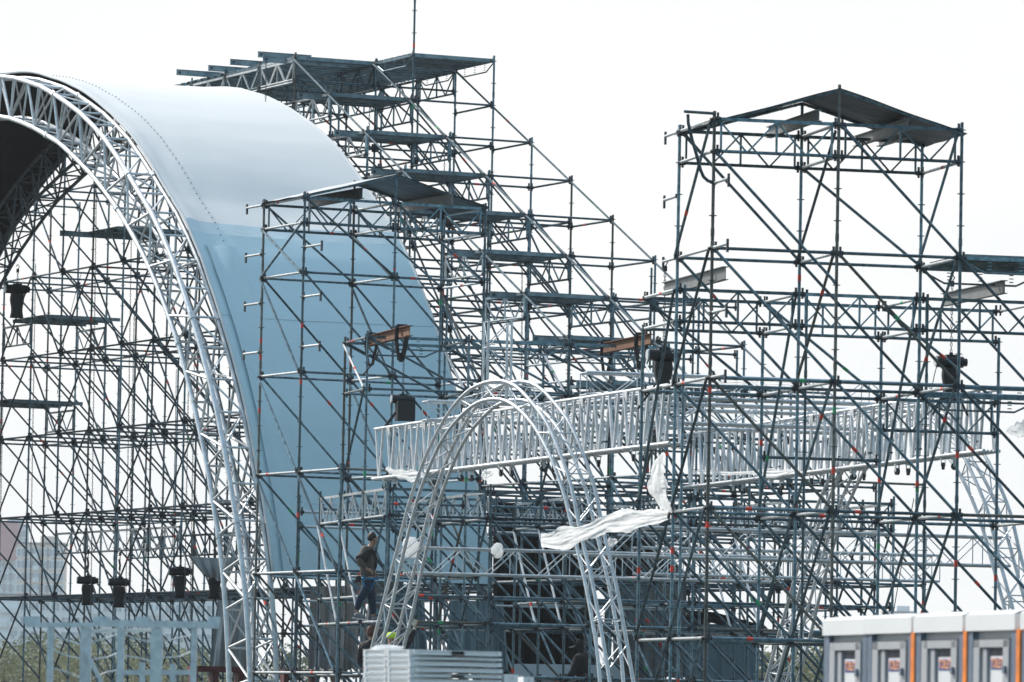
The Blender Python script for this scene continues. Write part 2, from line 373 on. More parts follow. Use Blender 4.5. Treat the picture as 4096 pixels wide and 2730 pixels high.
# ---- middle low scaffold in front of the left tower ----
lf = Scaf('low_scaffold', -2.785, 109.061, 8.9198, .252784, 2.0156, 1.9383, 'low galvanised scaffold under the aluminium truss runs, beside the small arch', 'scaffold')
for i in range(0, 4):
    for j in (0, 1): lf.post(i, j, -8.9, .12)
for i in range(0, 6):
    for j in (-1, 2, 3): lf.post(i, j, -8.9, -2.85)
for i in (4, 5):
    for j in (0, 1): lf.post(i, j, -8.9, -2.85)
for j in (0, 1):
    for i in range(3):
        if j == 0: lf.gtran(i, j, i+1, j, 0, mats=SM)
        if j == 1: lf.gtran(i, j, i+1, j, 0, mats=SM)
        lf.led(i, j, i+1, j, -1)
    for i in range(4): lf.led(i, 0, i, 1, 0, mats=SML); lf.led(i, 0, i, 1, -1, mats=SML)
for i in range(4):
    lf.diag(i, 1, 0, i, 0, -1, mats=SML); lf.diag(i, 0, -1, i, 1, -3)
for i in range(3): lf.diag(i, 0, 0, i+1, 0, -1); lf.diag(i, 1, 0, i+1, 1, -1)
for j in (-1, 0, 1, 2, 3):
    for i in range(5):
        lf.truss(i, j, i+1, j, -3) if j in (-1, 1) else lf.led(i, j, i+1, j, -3.2)
        for h in (-3.5, -5, -5.5, -6.5, -7.5):
            if (i*7+j*3+int(h*2)) % 3 or j < 1: lf.led(i, j, i+1, j, h)
    for i in range(5):
        lf.diag(i, j, -3.5, i+1, j, -5.5); 
        if j > -1: lf.diag(i, j, -5.5, i+1, j, -7.5)
for i in range(6):
    for j in (-1, 0, 1):
        lf.truss(i, j, i, j+1, -3, mats=SML)
        for h in (-5, -5.5, -6.5): lf.led(i, j, i, j+1, h, mats=SML)
        lf.diag(i, j, -3.5, i, j+1, -5.5) if j == -1 or i % 2 else lf.diag(i, j+1, -3.5, i, j, -5.5, mats=SML)
lf.t.done()

# ---- big stepped scaffold behind the arch stage ----
cs = Scaf('stepped_grandstand_scaffold', -4.10866, 124.788, 15.3476, .444742, 1.98558, 2.0408, 'huge stepped scaffold behind the arch with steel decks down its slope', 'scaffold', k=1.03)
ST = 1.007
def ktop(i, j):                                                            # top height of a post
    if j >= 1: return ST*1.0 if i < 3 else -99
    t = j*ST
    if i >= 1 and j == 0: return ST*1.0
    return t
L2 = [-1+.08, -3+.08, -5+.08, -7+.08, -9+.08, -11+.08, -13.2]
for i in range(0, 4):
    for j in range(-8, 12):
        if i == 3 and j > -2: continue
        top = ktop(i, j)
        if j >= 5:
            if i > 2: continue
            top = {0: -.2, 1: -.9, 2: -4.9}[i]
        if i == 1 and j == 0: top = 4.6
        if i == 3: top = (j-2)*ST+.1
        cs.post(i, j, -15, top+.12, tp=.7)
for i in range(0, 4):
    for j in range(-8, 12):
        if i == 3 and j > -2: continue
        top = (j-2)*ST if i == 3 else ktop(i, j) if j < 5 else {0: -.6, 1: -.9, 2: -4.9, 3: -99}[i]
        for h in L2:
            if h > top-.2: continue
            if i < 3 and not (i == 2 and j > -3) and not (j >= 5 and i == 2): cs.led(i, j, i+1, j, h, tp=.15)
            if j < 11: cs.led(i, j, i, j+1, h, tp=.15, mats=SML if i == 0 else SM)
            lo = h-2 if h > -13 else None
            if lo is None: continue
            if i < 2 or (i == 2 and j <= -3):
                cs.diag(i, j, h, i+1, j, lo)
            if i < 3 and -9 < j < 2 and h < -2.5 and (i < 2 or j < -2):
                cs.led(i, j, i+1, j, h-1, tp=.1)
                if (i+j) % 2: cs.led(i, j, i, j+1, h-1, tp=.1, mats=SML if i == 0 else SM)
            if j < 10:
                if i == 0:
                    if j < 5: cs.diag(i, j+1, h, i, j, lo, mats=STEEL and SM)
                    elif j % 2: cs.diag(i, j, h, i, j+1, lo)
                    else: cs.diag(i, j+1, h, i, j, lo)
                elif (i+j+int(h)) % 2 == 0: cs.diag(i, j+1, h, i, j, lo)
                elif (i+j) % 3 == 1 and j > 4: cs.diag(i, j, h, i, j+1, lo)
# steps
for j in range(1, -8, -1):
    t = j*ST; n = 4
    if j == 1:
        for jj in range(1, 5): cs.deck(0, 0, 2, jj, jj+1, t, 5, ext=0, fill=.58)
        for jj in range(1, 6):
            for ii in (0, 1, 2):
                cs.truss(ii, jj+1, ii, jj, t-.06, mats=SML if ii == 0 else SM)
                if ii < 2: cs.diag(ii, jj, t-.5, ii+1, jj, t-2); cs.led(ii, jj, ii+1, jj, t-.5)
        for jb, Lb in ((1.45, .55), (2.3, .5), (3.0, .45), (3.6, .75)): cs.beamend(0, jb, t+.13, L=Lb, bk=.8)
    else:
        cs.deck(0.03, 0, 1, j+.05, j+.85, t, 4, ext=.0, fill=.66)
    cs.beamend(0.0, j+.25, t-.02, L=.6, bk=1.6)
    if j < 1 and j > -6: pass
    cs.truss(0, j+1, 0, j, t, mats=SML); cs.truss(1, j+1, 1, j, t)
    if j > -3: cs.truss(0, j+2, 0, j+1, t); 
    if j < 1:
        cs.diag(0, j+1, t+ST, 0, j, t, mats=SML, off=.1); cs.diag(1, j+1, t+ST, 1, j, t, mats=SML, off=.1)
        cs.led(1, j, 2, j, t); cs.led(0, j, 1, j, t-1)
        cs.led(2, j+1, 2, j, t)
    cs.diag(2, j, t, 2, j-1, t-ST*1.0)
    cs.diag(1, j, t, 2, j, t-2); cs.diag(1, j, t-1, 2, j, t-3)
    if j < 0: cs.led(1, j, 2, j, t-1); cs.led(1, j+1, 1, j, t-1)
cs.deck(1, 0, 2, 0.02, .98, ST, 6, fill=.7); cs.gtran(1, 0, 1, 1, ST); cs.gtran(2, 0, 2, 1, ST); cs.gtran(2, 1, 2, 2, ST); cs.gtran(1, 1, 1, 2, ST)
for i, ja, jb, h in ((0, 5, 8, -1.05), (1, 5, 7, -3.0)): pass
# seat decks seen through the arch
cs.deck(0, 0, 1, 6.2, 7.4, -2.1, 3); cs.truss(1, 8, 1, 7, -2.1); cs.beamend(0, 7.0, -2.15)
cs.deck(0, 0, 1, 8.5, 9.7, -3.97, 3); cs.truss(1, 10, 1, 9, -4.1); cs.truss(0, 10, 0, 9, -4.1)
cs.deck(0, 0, 1, 9.7, 10.9, -5.97, 3); cs.truss(1, 11, 1, 10, -6.1)
for j in range(4, 8): cs.truss(0, j+1, 0, j, -9.4, mats=SML); cs.truss(1, j+1, 1, j, -9.45)
cs.t.done()

# ---------------- the arch stage ----------------
A0 = 7.6
PO = [(0, 16.0), (3.2, 15.74), (4.1, 15.62), (5.6, 15.32), (6.9, 14.94), (8.3, 14.44), (9.5, 13.9), (10.3, 13.43), (11.1, 12.92), (11.9, 12.38), (12.7, 11.86), (13.7, 10.95), (14.6, 9.98), (15.3, 9.1), (15.85, 8.35), (16.35, 7.6), (16.8, 6.75), (17.2, 5.98), (17.6, 5.1), (17.9, 4.25), (18.15, 3.3), (18.32, 2.2), (18.38, 1.0), (18.4, -.2)]
PI_ = [(0, 15.1), (3.2, 14.84), (4.2, 14.69), (5.45, 14.38), (6.9, 13.96), (8.0, 13.52), (9.1, 13.02), (10.3, 12.38), (11.2, 11.79), (12.2, 11.08), (13.1, 10.26), (14, 9.35), (14.75, 8.35), (15.4, 7.35), (15.8, 6.7), (16.1, 6.05), (16.5, 5.25), (16.8, 4.4), (17.05, 3.4), (17.25, 2.3), (17.35, 1.0), (17.4, -.2)]
def interp(P, n):
    """n+1 evenly spaced points along the half profile, from apex to foot"""
    L = [0]
    for a, b in zip(P, P[1:]): L.append(L[-1]+math.hypot(b[0]-a[0], b[1]-a[1]))
    out = []
    for k in range(n+1):
        t = L[-1]*k/n; i = max(j for j in range(len(L)) if L[j] <= t+1e-9); i = min(i, len(P)-2)
        u = (t-L[i])/(L[i+1]-L[i]); out.append((P[i][0]+(P[i+1][0]-P[i][0])*u, P[i][1]+(P[i+1][1]-P[i][1])*u))
    return out
def apt(i, d, h, side):                                                    # side -1: the right leg (towards the viewer), +1: left leg
    return cs.n(i, (A0+side*d)/2.0408, 0)*1.0 + V((0, 0, EYE+(h-EYE)*1.03 - cs.H))
def curve(P, i, n):
    H = interp(P, n); return [apt(i, d, h, 1) for d, h in reversed(H[1:])] + [apt(i, d, h, -1) for d, h in H]
def arch_truss(name, i, label, mats, w=.29, n=30, r=.05, br=.026):
    C4 = [curve(PO, i, n), curve(PI_, i, n), curve(PO, i+w, n), curve(PI_, i+w, n)]
    t = Thing(name, apt(i, 18.3, 0, -1), label, 'arch truss', None)
    for c in C4: t.part('chord', MB().poly(c, r, 8), mats, smooth=True)
    N = len(C4[0])
    def br_(a, b, rr=br): t.part('lacing_bar', MB().tube(a, b, rr, 6), mats)
    for k in range(N-1):
        for f in (0, 2):
            if k % 2: br_(C4[f][k], C4[f+1][k+1])
            else: br_(C4[f+1][k], C4[f][k+1])
            if k % 2 == 0 or f == 0: br_(C4[f][k], C4[f+1][k], br*.9)
        br_(C4[0][k], C4[2][k], br*.9); br_(C4[1][k], C4[3][k], br*.9)
        br_(C4[0][k], C4[2][k+1], br*.75) if k % 2 else br_(C4[2][k], C4[0][k+1], br*.75)
        br_(C4[1][k], C4[3][k+1], br*.75); br_(C4[0][k+1], C4[3][k], br*.6)
    # thick joint plates where the sections bolt together
    for k in range(5, N-1, 6):
        for c in C4:
            d = (c[k+1]-c[k-1]).normalized(); t.part('joint_sleeve', MB().tube(c[k]-d*.08, c[k]+d*.08, r*1.3, 8), mats)
    return t.done(), C4
arch_truss('arch_truss', -3.1, 'big bright aluminium arch truss at the front edge of the stage roof, on the left', AM, r=.056, br=.03, n=33)
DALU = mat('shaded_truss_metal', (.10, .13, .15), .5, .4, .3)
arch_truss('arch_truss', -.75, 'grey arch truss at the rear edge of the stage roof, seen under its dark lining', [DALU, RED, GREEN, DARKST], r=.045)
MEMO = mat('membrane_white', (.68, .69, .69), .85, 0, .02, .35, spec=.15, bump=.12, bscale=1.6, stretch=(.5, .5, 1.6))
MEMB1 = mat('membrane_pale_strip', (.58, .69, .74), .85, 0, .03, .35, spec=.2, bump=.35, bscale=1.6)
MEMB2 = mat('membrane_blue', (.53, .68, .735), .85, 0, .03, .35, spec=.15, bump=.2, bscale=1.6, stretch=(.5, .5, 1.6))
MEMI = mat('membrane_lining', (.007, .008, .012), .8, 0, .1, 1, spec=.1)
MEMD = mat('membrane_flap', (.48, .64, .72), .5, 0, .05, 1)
roof = Thing('stage_roof_membrane', apt(-1.5, 18, 4, -1), 'large pale blue and white membrane stretched over the stage arches', 'stage roof')
def msheet(off, i0, i1, hmin_r, hmin_l, n=66, m_=40):
    H = interp(PO, n); rows = []
    seq = [(d, h, 1) for d, h in reversed(H[1:])] + [(d, h, -1) for d, h in H]
    for q, (d, h, sd_) in enumerate(seq):
        if h < (hmin_r if sd_ < 0 else hmin_l): continue
        k = (n*2-q)/(n*2); row = []
        for c in range(m_+1):
            u = c/m_; w = math.sin(math.pi*u)
            e = .11+off + .007*math.sin(u*55+q*2.1)*math.exp(-((h-12)/3)**2)*math.exp(-u*3) + .006*math.sin(q*3.7+u*9+math.sin(u*13))*(.3+w) + .05*math.exp(-((u-.02)/.03)**2) - .035*w + .012*math.sin(u*30+q*.7)*math.exp(-u*5) + .006*math.sin(q*1.3+u*4)*(.25+w*.3) - .10*w*math.exp(-((h-12.3)/.5)**2)
            nx, nz = (d/18.4)**1.5, math.sqrt(max(.02, 1-min(.98, (d/18.4)**2))); L = math.hypot(nx, nz)
            row.append(apt(i0+(i1-i0)*u, d+e*nx/L, h+e*nz/L, sd_))
        rows.append(row)
    return rows
ro_ = msheet(0, -2.81, -.36, 4.2, 0.2); 
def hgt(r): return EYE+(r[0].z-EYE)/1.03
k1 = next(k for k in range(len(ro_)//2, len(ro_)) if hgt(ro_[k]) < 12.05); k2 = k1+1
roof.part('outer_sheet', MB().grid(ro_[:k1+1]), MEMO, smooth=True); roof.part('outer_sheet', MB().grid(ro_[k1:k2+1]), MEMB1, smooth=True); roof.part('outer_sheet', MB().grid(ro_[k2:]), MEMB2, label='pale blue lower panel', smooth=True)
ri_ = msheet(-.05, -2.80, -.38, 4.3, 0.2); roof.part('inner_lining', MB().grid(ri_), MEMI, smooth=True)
# piping along both edges, a stitched overlap seam with grommets
for row_i in (0, -1): roof.part('edge_piping', MB().poly([r[row_i] for r in ro_], .03, 6), MEMO, smooth=True)
def memp(u, k, e):                                                          # a point on the sheet
    r = ro_[k]; c = u*40; i = min(39, int(c)); p = r[i].lerp(r[i+1], c-i); o = (p-apt(0, 0, 8, 1)); o.normalize(); return p + (V((.35, -.85, .5)).normalized())*e
nr = len(ro_)
mb = MB()
for k in range(k2+1, nr-1):
    a, b = memp(.115, k, .012), memp(.115, k+1, .012); c, d = memp(.135, k, .012), memp(.135, k+1, .012); mb.add([a, c, d, b], [(0, 1, 2, 3)])
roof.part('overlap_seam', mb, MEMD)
mb = MB()
for k in range(nr//2, nr-1):
    for t in (0, .5):
        p = memp(.145, k, .02).lerp(memp(.145, k+1, .02), t); mb.tube(p-V((.01, -.02, 0)), p+V((.01, -.02, 0)), .009, 6)
roof.part('grommet', mb, DARKST).q['grommet'][0][0]
for q in roof.q['grommet']: pass
for k in range(k2+6, nr-2, 11):
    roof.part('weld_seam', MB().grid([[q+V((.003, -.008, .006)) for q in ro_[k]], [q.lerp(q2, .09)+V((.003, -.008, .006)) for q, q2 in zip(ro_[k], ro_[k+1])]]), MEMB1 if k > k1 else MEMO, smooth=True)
# hanging folded flap at the lower left corner of the sheet and the skirt beneath
fl = []
for k in range(nr-21, nr): fl.append([memp(u, k, .05+.05*math.sin(u*60)) for u in (.045, .07, .1, .13, .16, .19)])
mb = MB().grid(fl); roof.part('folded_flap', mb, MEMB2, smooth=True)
rs = roof.done()

# small helpers for trusses
def box_truss(name, p, d, L, w, h, label, cat='truss', mats=AM, r=.024, br=.011, pan=.5, side=None, up=V((0, 0, 1)), group=None, dense=False):
    d = V(d).normalized(); sdv = side or V((-d.y, d.x, 0)).normalized(); t = Thing(name, p, label, cat, group)
    C = [p, p+sdv*w, p-up*h, p+sdv*w-up*h]
    for c in C: t.part('chord', MB().tube(c, c+d*L, r, 8), mats)
    n = int(L/pan)
    for k in range(n+1):
        a = d*(L*k/n); b = d*(L*(k+1)/n)
        if k < n:
            for x, y in ((0, 2), (1, 3), (0, 1), (2, 3)):
                if k % 2: x, y = y, x
                t.part('lacing_bar', MB().tube(C[x]+a, C[y]+b, br, 6), mats)
        if k % 2 == 0:
            for x, y in ((0, 2), (1, 3), (0, 1), (2, 3)): t.part('rung', MB().tube(C[x]+a, C[y]+a, br, 6), mats)
    return t.done()
XD = V((math.cos(.24), math.sin(.24), 0)); XC = cs.ux
box_truss('box_truss', at((1712, 1604), 103.5), XD, 8.2, .45, .34, 'horizontal aluminium truss resting on the left truss run behind the small arch apex')
box_truss('box_truss', at((2348, 1489), 97.2), XD, 6.6, .45, .38, 'upper aluminium truss lying across the two truss runs, left of the black hoist')
box_truss('box_truss', at((2600, 1610), 100), XD, 4.6, .5, .34, 'aluminium truss crossing between the two truss runs behind the right tower')
box_truss('box_truss', at((1640, 2190), 103), XD, 7.0, .5, .46, 'aluminium truss hanging low across the legs of the small arch')
box_truss('box_truss', at((2330, 2103), 98), XD, 7.8, .55, .50, 'long aluminium truss behind the lower right tower, reaching the right edge')
box_truss('box_truss', at((2560, 2190), 108), XD, 6.0, .5, .5, 'faint aluminium truss farther back behind the right tower posts')
vt = at((1948, 1600), 108); box_truss('mast_truss', vt, V((0, 0, 1)), (at((1948, 1283), 108)-vt).length, .46, .36, 'short upright aluminium truss standing behind the small arch apex', side=XD, up=V((-XD.y, XD.x, 0))*-1)

# long runs of stage truss on casters
def run_truss(pLt, pLb, pRt, pRb, DL, DR, label, ph=0):
    a, b = at(pLt, DL), at(pRt, DR); a2, b2 = at(pLb, DL), at(pRb, DR)
    d = (b-a); d.z = 0; L = d.length; d.normalize(); sd_ = V((d.y, -d.x, 0))*-1
    if sd_.y < 0: sd_ = -sd_
    zt = (a.z+b.z)/2; zb = (a2.z+b2.z)/2; t = Thing('truss_run', V((a.x, a.y, zb)), label, 'truss')
    P = lambda s_, o, z_: V((a.x, a.y, z_)) + d*s_ + sd_*o
    for o in (0, .26): t.part('top_chord', MB().tube(P(0, o, zt), P(L, o, zt), .03, 8), AM)
    t.part('top_chord', MB().tube(P(L*.1, .12, zt-.07), P(L*.98, .12, zt-.07), .024, 8), AM)
    for o in (0, .07, .13, .19, .26): t.part('bottom_chord', MB().tube(P(-.1, o, zb), P(L+.1, o, zb), .032 if o in (0, .26) else .020, 8), AM)
    n = int(L/.76); rng = random.Random(5)
    for k in range(n):
        s0 = L*(k+.12)/n; pl_ = L/n
        for o in (.0, .26):
            sh = o*1.6*pl_; q = s0+sh
            for (x0, x1) in ((0, .30), (.62, .36)):
                mb = MB(); mb.bar(P(q+x0*pl_, o, zt-.02), P(q+x1*pl_, o, zb+.02), .042, .05, up=d)
                if rng.random() < .06: c = P(q+(x0*.2+x1*.8)*pl_, o, zt*.2+zb*.8); mb.mat(3).box(c, d*.06, sd_*.07, V((0, 0, .03))).mat(0)
                t.part('lacing_bar', mb, AM)
        if k % 3 == 1:
            t.part('gusset_plate', MB().add([P(s0, -.03, zt), P(s0+.22, -.03, zt), P(s0+.2, -.03, zt-.2)], [(0, 1, 2)]).add([P(s0, .01, zt), P(s0+.22, .01, zt), P(s0+.2, .01, zt-.2)], [(0, 1, 2)]), AM)
        mb = MB().bar(P(s0, 0, zb-.02), P(s0, .26, zb-.02), .04, .03, up=V((0, 0, 1))); t.part('cross_bar', mb, AM)
        mb = MB().bar(P(s0, 0, zt-.03), P(s0, .26, zt-.03), .04, .03, up=V((0, 0, 1))); t.part('cross_bar', mb, AM)
    for k in range(int(L/2.4)):
        for e in (0.25,):
            for o in (.03, .23):
                s_ = 2.4*k+.4+e*1.0; c = P(s_, o, zb-.17); ca = rng.uniform(0, 3); ax = V((math.cos(ca), math.sin(ca), 0))*.022
                fork = MB().box(P(s_, o, zb-.05), d*.09, sd_*.09, V((0, 0, .02))).box(c+ax*1.5+V((0, 0, .06)), ax*.4, ax.cross(V((0, 0, 1)))*2.2, V((0, 0, .13))).box(c-ax*1.5+V((0, 0, .06)), ax*.4, ax.cross(V((0, 0, 1)))*2.2, V((0, 0, .13)))
                wh = MB().tube(c-ax, c+ax, .062, 14)
                t.part('caster', fork, STEELL, kids=(('wheel', wh, DARKST),))
    return t.done(), P, L, zt, zb
LP1 = run_truss((1500, 1720), (1496, 1918), (2674, 1538), (2674, 1771), 108, 92, 'long bright run of aluminium truss on casters, crossing behind the small arch')
LP2 = run_truss((2745, 1728), (2745, 1935), (3931, 1572), (3931, 1822), 109, 92.5, 'second long run of aluminium truss on casters behind the right tower')

# the two small arches
def zA(x, y): return (1450+x/2.8514, 1450+y/2.8514)
def zB(x, y): return (2050+x/2.8514, 1450+y/2.8514)
FO = [(1452, 2735), zz(1, 2, 870, 1050), zz(1, 2, 940, 780)] + [zA(*q) for q in ((540, 1568), (660, 1215), (755, 990), (870, 755), (960, 600), (1065, 460), (1165, 350), (1290, 265), (1440, 215), (1580, 200), (1680, 230), (1800, 300), (1900, 430))] + [zB(*q) for q in ((290, 540), (390, 670), (480, 880), (570, 1100), (650, 1330), (715, 1568))] + [zz(2, 2, 440, 400), zz(2, 2, 560, 900), zz(2, 2, 640, 1350), (2440, 2735)]
FI = [(1490, 2735), zz(1, 2, 935, 1050), zz(1, 2, 990, 780)] + [zA(*q) for q in ((620, 1568), (725, 1280), (850, 980), (935, 830), (1035, 700), (1180, 550), (1290, 460), (1400, 425), (1520, 410), (1640, 430), (1760, 510), (1860, 610))] + [zB(*q) for q in ((220, 680), (380, 950), (470, 1150), (550, 1380), (610, 1568))] + [zz(2, 2, 400, 440), zz(2, 2, 510, 900), zz(2, 2, 590, 1350), (2400, 2735)]
def resamp(P, n):
    L = [0]
    for a, b in zip(P, P[1:]): L.append(L[-1]+(b-a).length)
    out = []
    for k in range(n+1):
        t = L[-1]*k/n; i = max(j for j in range(len(L)) if L[j] <= t+1e-9); i = min(i, len(P)-2)
        out.append(P[i].lerp(P[i+1], (t-L[i])/max(1e-6, L[i+1]-L[i])))
    return out
def smooth(P, k=2):
    for _ in range(k): P = [P[0]]+[(P[i-1]+P[i]*2+P[i+1])/4 for i in range(1, len(P)-1)]+[P[-1]]
    return P
sap = Plane(at((1960, 1520), 97), math.pi/2+.50)
def small_arch(sh, label, down):
    fo = smooth(resamp([sap.on(q) for q in FO], 64)); fi = smooth(resamp([sap.on(q) for q in FI], 64))
    # legs run on to the ground
    for c in (fo, fi):
        c.insert(0, c[0]+(c[0]-c[2])*((c[0].z-down)/max(.2, (c[2].z-c[0].z)))*.98); c.append(c[-1]+(c[-1]-c[-3])*((c[-1].z-down)/max(.2, (c[-3].z-c[-1].z)))*.98)
    ex = XD*.40; C4 = [[p+sh for p in c] for c in (fo, fi, [p+ex for p in fo], [p+ex for p in fi])]
    t = Thing('small_arch_truss', V((C4[0][0].x, C4[0][0].y, 0)), label, 'arch truss', 'small aluminium arches')
    for c in C4: t.part('chord', MB().poly(c, .032, 8), AM, smooth=True)
    N = len(C4[0])
    for k in range(2, N-3, 2):
        for x, y in ((0, 1), (2, 3), (0, 2), (1, 3)):
            if (k//2) % 2: x, y = y, x
            t.part('lacing_bar', MB().tube(C4[x][k], C4[y][k+2], .0125, 6), AM)
        for x, y in ((0, 1), (2, 3), (0, 2), (1, 3)):
            if k % 4 == 0: t.part('rung', MB().tube(C4[x][k], C4[y][k], .0125, 6), AM)
    return t.done()
small_arch(V((0, 0, 0)), 'bright small aluminium arch truss in front of the left truss run', 0)
small_arch(XD*7.35+V((0, .3, -.25)), 'small aluminium arch truss behind the right tower, its right leg at the right edge', 0)

# ---------------- hoists, beams, chains, film ----------------
BLACK = mat('black_rubber', (.012, .013, .015), .6, 0, .2, 8); BLACKG = mat('black_metal', (.02, .022, .025), .35, .2, .2, 8)
RUST = mat('rusty_beam', (.12, .055, .03), .85, 0, col2=(.24, .115, .065), scale=5); CHAIN = mat('chain_steel', (.10, .11, .12), .5, .4)
def chain(mb, p, q, r=.007, link=.05):
    n = max(2, int((q-p).length/link)); d = (q-p)/n; dn = d.normalized()
    for k in range(n):
        c = p+d*(k+.5); u = V((1, 0, 0)) if k % 2 else V((.2, .98, 0))
        for e in (-1, 1): mb.tube(c-dn*link*.55+u*e*r*1.4, c+dn*link*.55+u*e*r*1.4, r*.62, 4, cap=False)
        mb.box(c+dn*link*.6, u*r*3, u.cross(dn)*r, dn*r)
def hoist(p, s, label, bag=True, chain_up=1., hook=True, rot=0., grp='black chain hoists'):
    """p: top centre of the motor; s: size factor"""
    t = Thing('chain_hoist', p, label, 'hoist', grp); X = V((math.cos(rot), math.sin(rot), 0)); Y = V((-X.y, X.x, 0)); Z = V((0, 0, 1))
    m1 = MB().tube(p-X*.30*s-Z*.12*s, p+X*.24*s-Z*.12*s, .115*s, 14); m1.tube(p+X*.24*s-Z*.12*s, p+X*.32*s-Z*.12*s, .08*s, 12)
    for e in (-.16, .02, .16): m1.tube(p+X*(e-.012)*s-Z*.12*s, p+X*(e+.012)*s-Z*.12*s, .122*s, 14)
    m1.box(p-Z*.03*s, X*.22*s, Y*.14*s, Z*.1*s); m1.mat(1).tube(p-X*.33*s-Z*.12*s, p-X*.30*s-Z*.12*s, .10*s, 12).mat(0)
    t.part('motor', m1, [BLACKG, ALU], smooth=False)
    rows = []
    for k in range(9):
        z_ = k/8; w = .16+.02*math.sin(z_*7); dd = .11+.012*math.sin(z_*9+1)
        rows.append([p-Z*(.24+z_*.62)*s+X*(math.copysign(abs(math.cos(a))**.5, math.cos(a))*w)*s+Y*(math.copysign(abs(math.sin(a))**.5, math.sin(a))*dd)*s for a in [2*math.pi*i/20 for i in range(21)]])
    rows.append([p-Z*.86*s+(q-(p-Z*.86*s))*.02 for q in rows[-1]])
    if bag: t.part('chain_bag', MB().grid(rows), BLACK, smooth=True)
    c = MB(); chain(c, p, p+Z*chain_up, .009*s+.002, .05); t.part('chain', c, CHAIN)
    h = MB(); top = p+Z*(chain_up)
    h.box(top+Z*.04, X*.06, Y*.05, Z*.09); h.poly([top+Z*.08, top+Z*.14+X*.04, top+Z*.20, top+Z*.14-X*.045], .012, 6); h.tube(p, p+Z*.06*s, .04*s, 8)
    t.part('hook', h, DARKST)
    return t.done()
def strap(pts, label, w=.05, m_=None, name='sling'):
    pts = smooth([V(q) for q in pts], 1); mb = MB()
    for a, b in zip(pts, pts[1:]): mb.bar(a, b, w, .012, up=V((.3, -.9, .1)))
    o = mb.obj(name, m_ or BLACK, None, pts[0]); return tag(o, label, 'sling')
# left: hoist hanging from the rusty beam
h1 = at((1615, 1595), 108.4)
hoist(at((1612, 1580), 108.4), .72, 'square-bagged black hoist hanging by its chain in front of the blue membrane', bag=False, chain_up=1.12, rot=.25)
bb = MB(); c_ = at((1620, 1645), 108.3); X_ = XD; bb.box(c_-V((0, 0, .0)), X_*.345, V((-X_.y, X_.x, 0))*.26, V((0, 0, .38)))
o = bb.obj('motor_case', BLACK, None, c_); tag(o, 'square black case slung under the hoist in front of the membrane', 'case')
ba, bb_ = at(zz(1, 1, 760, 790), 111.6), at(zz(1, 1, 1060, 712), 106.2)
beam('rusty_beam', ba, bb_, RUST, 'rusty I-beam lying over the scaffold in front of the blue membrane', h=.19, w=.13, group='rusty beams with black slings')
bc, bd = at(zz(2, 1, 612, 838), 112.0), at(zz(2, 1, 955, 770), 106.6)
beam('rusty_beam', bc, bd, RUST, 'rusty I-beam lying over the scaffold left of the right tower', h=.19, w=.13, group='rusty beams with black slings')
for tt, (A, B, nm) in enumerate(((ba, bb_, 'membrane'), (bc, bd, 'right tower'))):
    for k, f_ in enumerate((.12, .82)):
        c = A.lerp(B, f_); 
        t = Thing('sling', c, '%s sling looped round the %s end of the rusty beam by the %s' % ('black', ('far', 'near')[k], nm), 'sling', 'black slings on the rusty beams')
        for e in (-.07, -.01, .05) if k else (0,):
            d = (B-A).normalized(); s_ = V((-d.y, d.x, 0)).normalized(); q = c+d*e
            mb = MB(); L_ = [q+s_*.09+V((0, 0, .13)), q+s_*.1-V((0, 0, .13)), q+s_*.03-V((0, 0, .48+e)), q-s_*.05-V((0, 0, .48+e)), q-s_*.1-V((0, 0, .13)), q-s_*.09+V((0, 0, .13)), q+s_*.09+V((0, 0, .13))]
            for a, b in zip(L_, L_[1:]): mb.bar(a, b, .06, .012, up=s_.cross(V((0, 0, 1)))+V((.01, .02, .03)))
            t.part('band', mb, BLACK)
        t.done()
strap([at(zz(1, 1, 965, 1275), 107.6), at(zz(1, 1, 930, 1320), 107.6), at(zz(1, 1, 878, 1390), 107.6)], 'black strap from the black case down to the end of the left truss run')
strap([at(zz(1, 1, 845, 850), 107), at(zz(1, 1, 830, 905), 107), at(zz(1, 1, 785, 965), 107), at(zz(1, 1, 735, 1020), 107)], 'loose black strap dangling under the rusty beam by the membrane', w=.025)
# two hoists on the truss runs
hp = at(zz(2, 1, 1045, 838), 92.6); hoist(hp, .86, 'black hoist standing on the left truss run beside the right tower', chain_up=1.28, rot=.24)
for e in (-1, 1): strap([hp-V((0, 0, .42)), hp+XD*e*.16-V((0, 0, .62)), hp+XD*e*.42-V((0, 0, 1.0))], 'black leg sling spreading %s from the hoist beside the right tower' % ('left' if e < 0 else 'right'), w=.035)
hp = at(zz(3, 1, 1262, 886), 93.0); hoist(hp, .84, 'black hoist hanging at the right end of the second truss run', chain_up=1.15, rot=.24)
for e in (-1, 1): strap([hp-V((0, 0, .40)), hp+XD*e*.14-V((0, 0, .62)), hp+XD*e*.30-V((0, 0, .98))], 'black leg sling spreading %s under the hoist at the right edge' % ('left' if e < 0 else 'right'), w=.035)
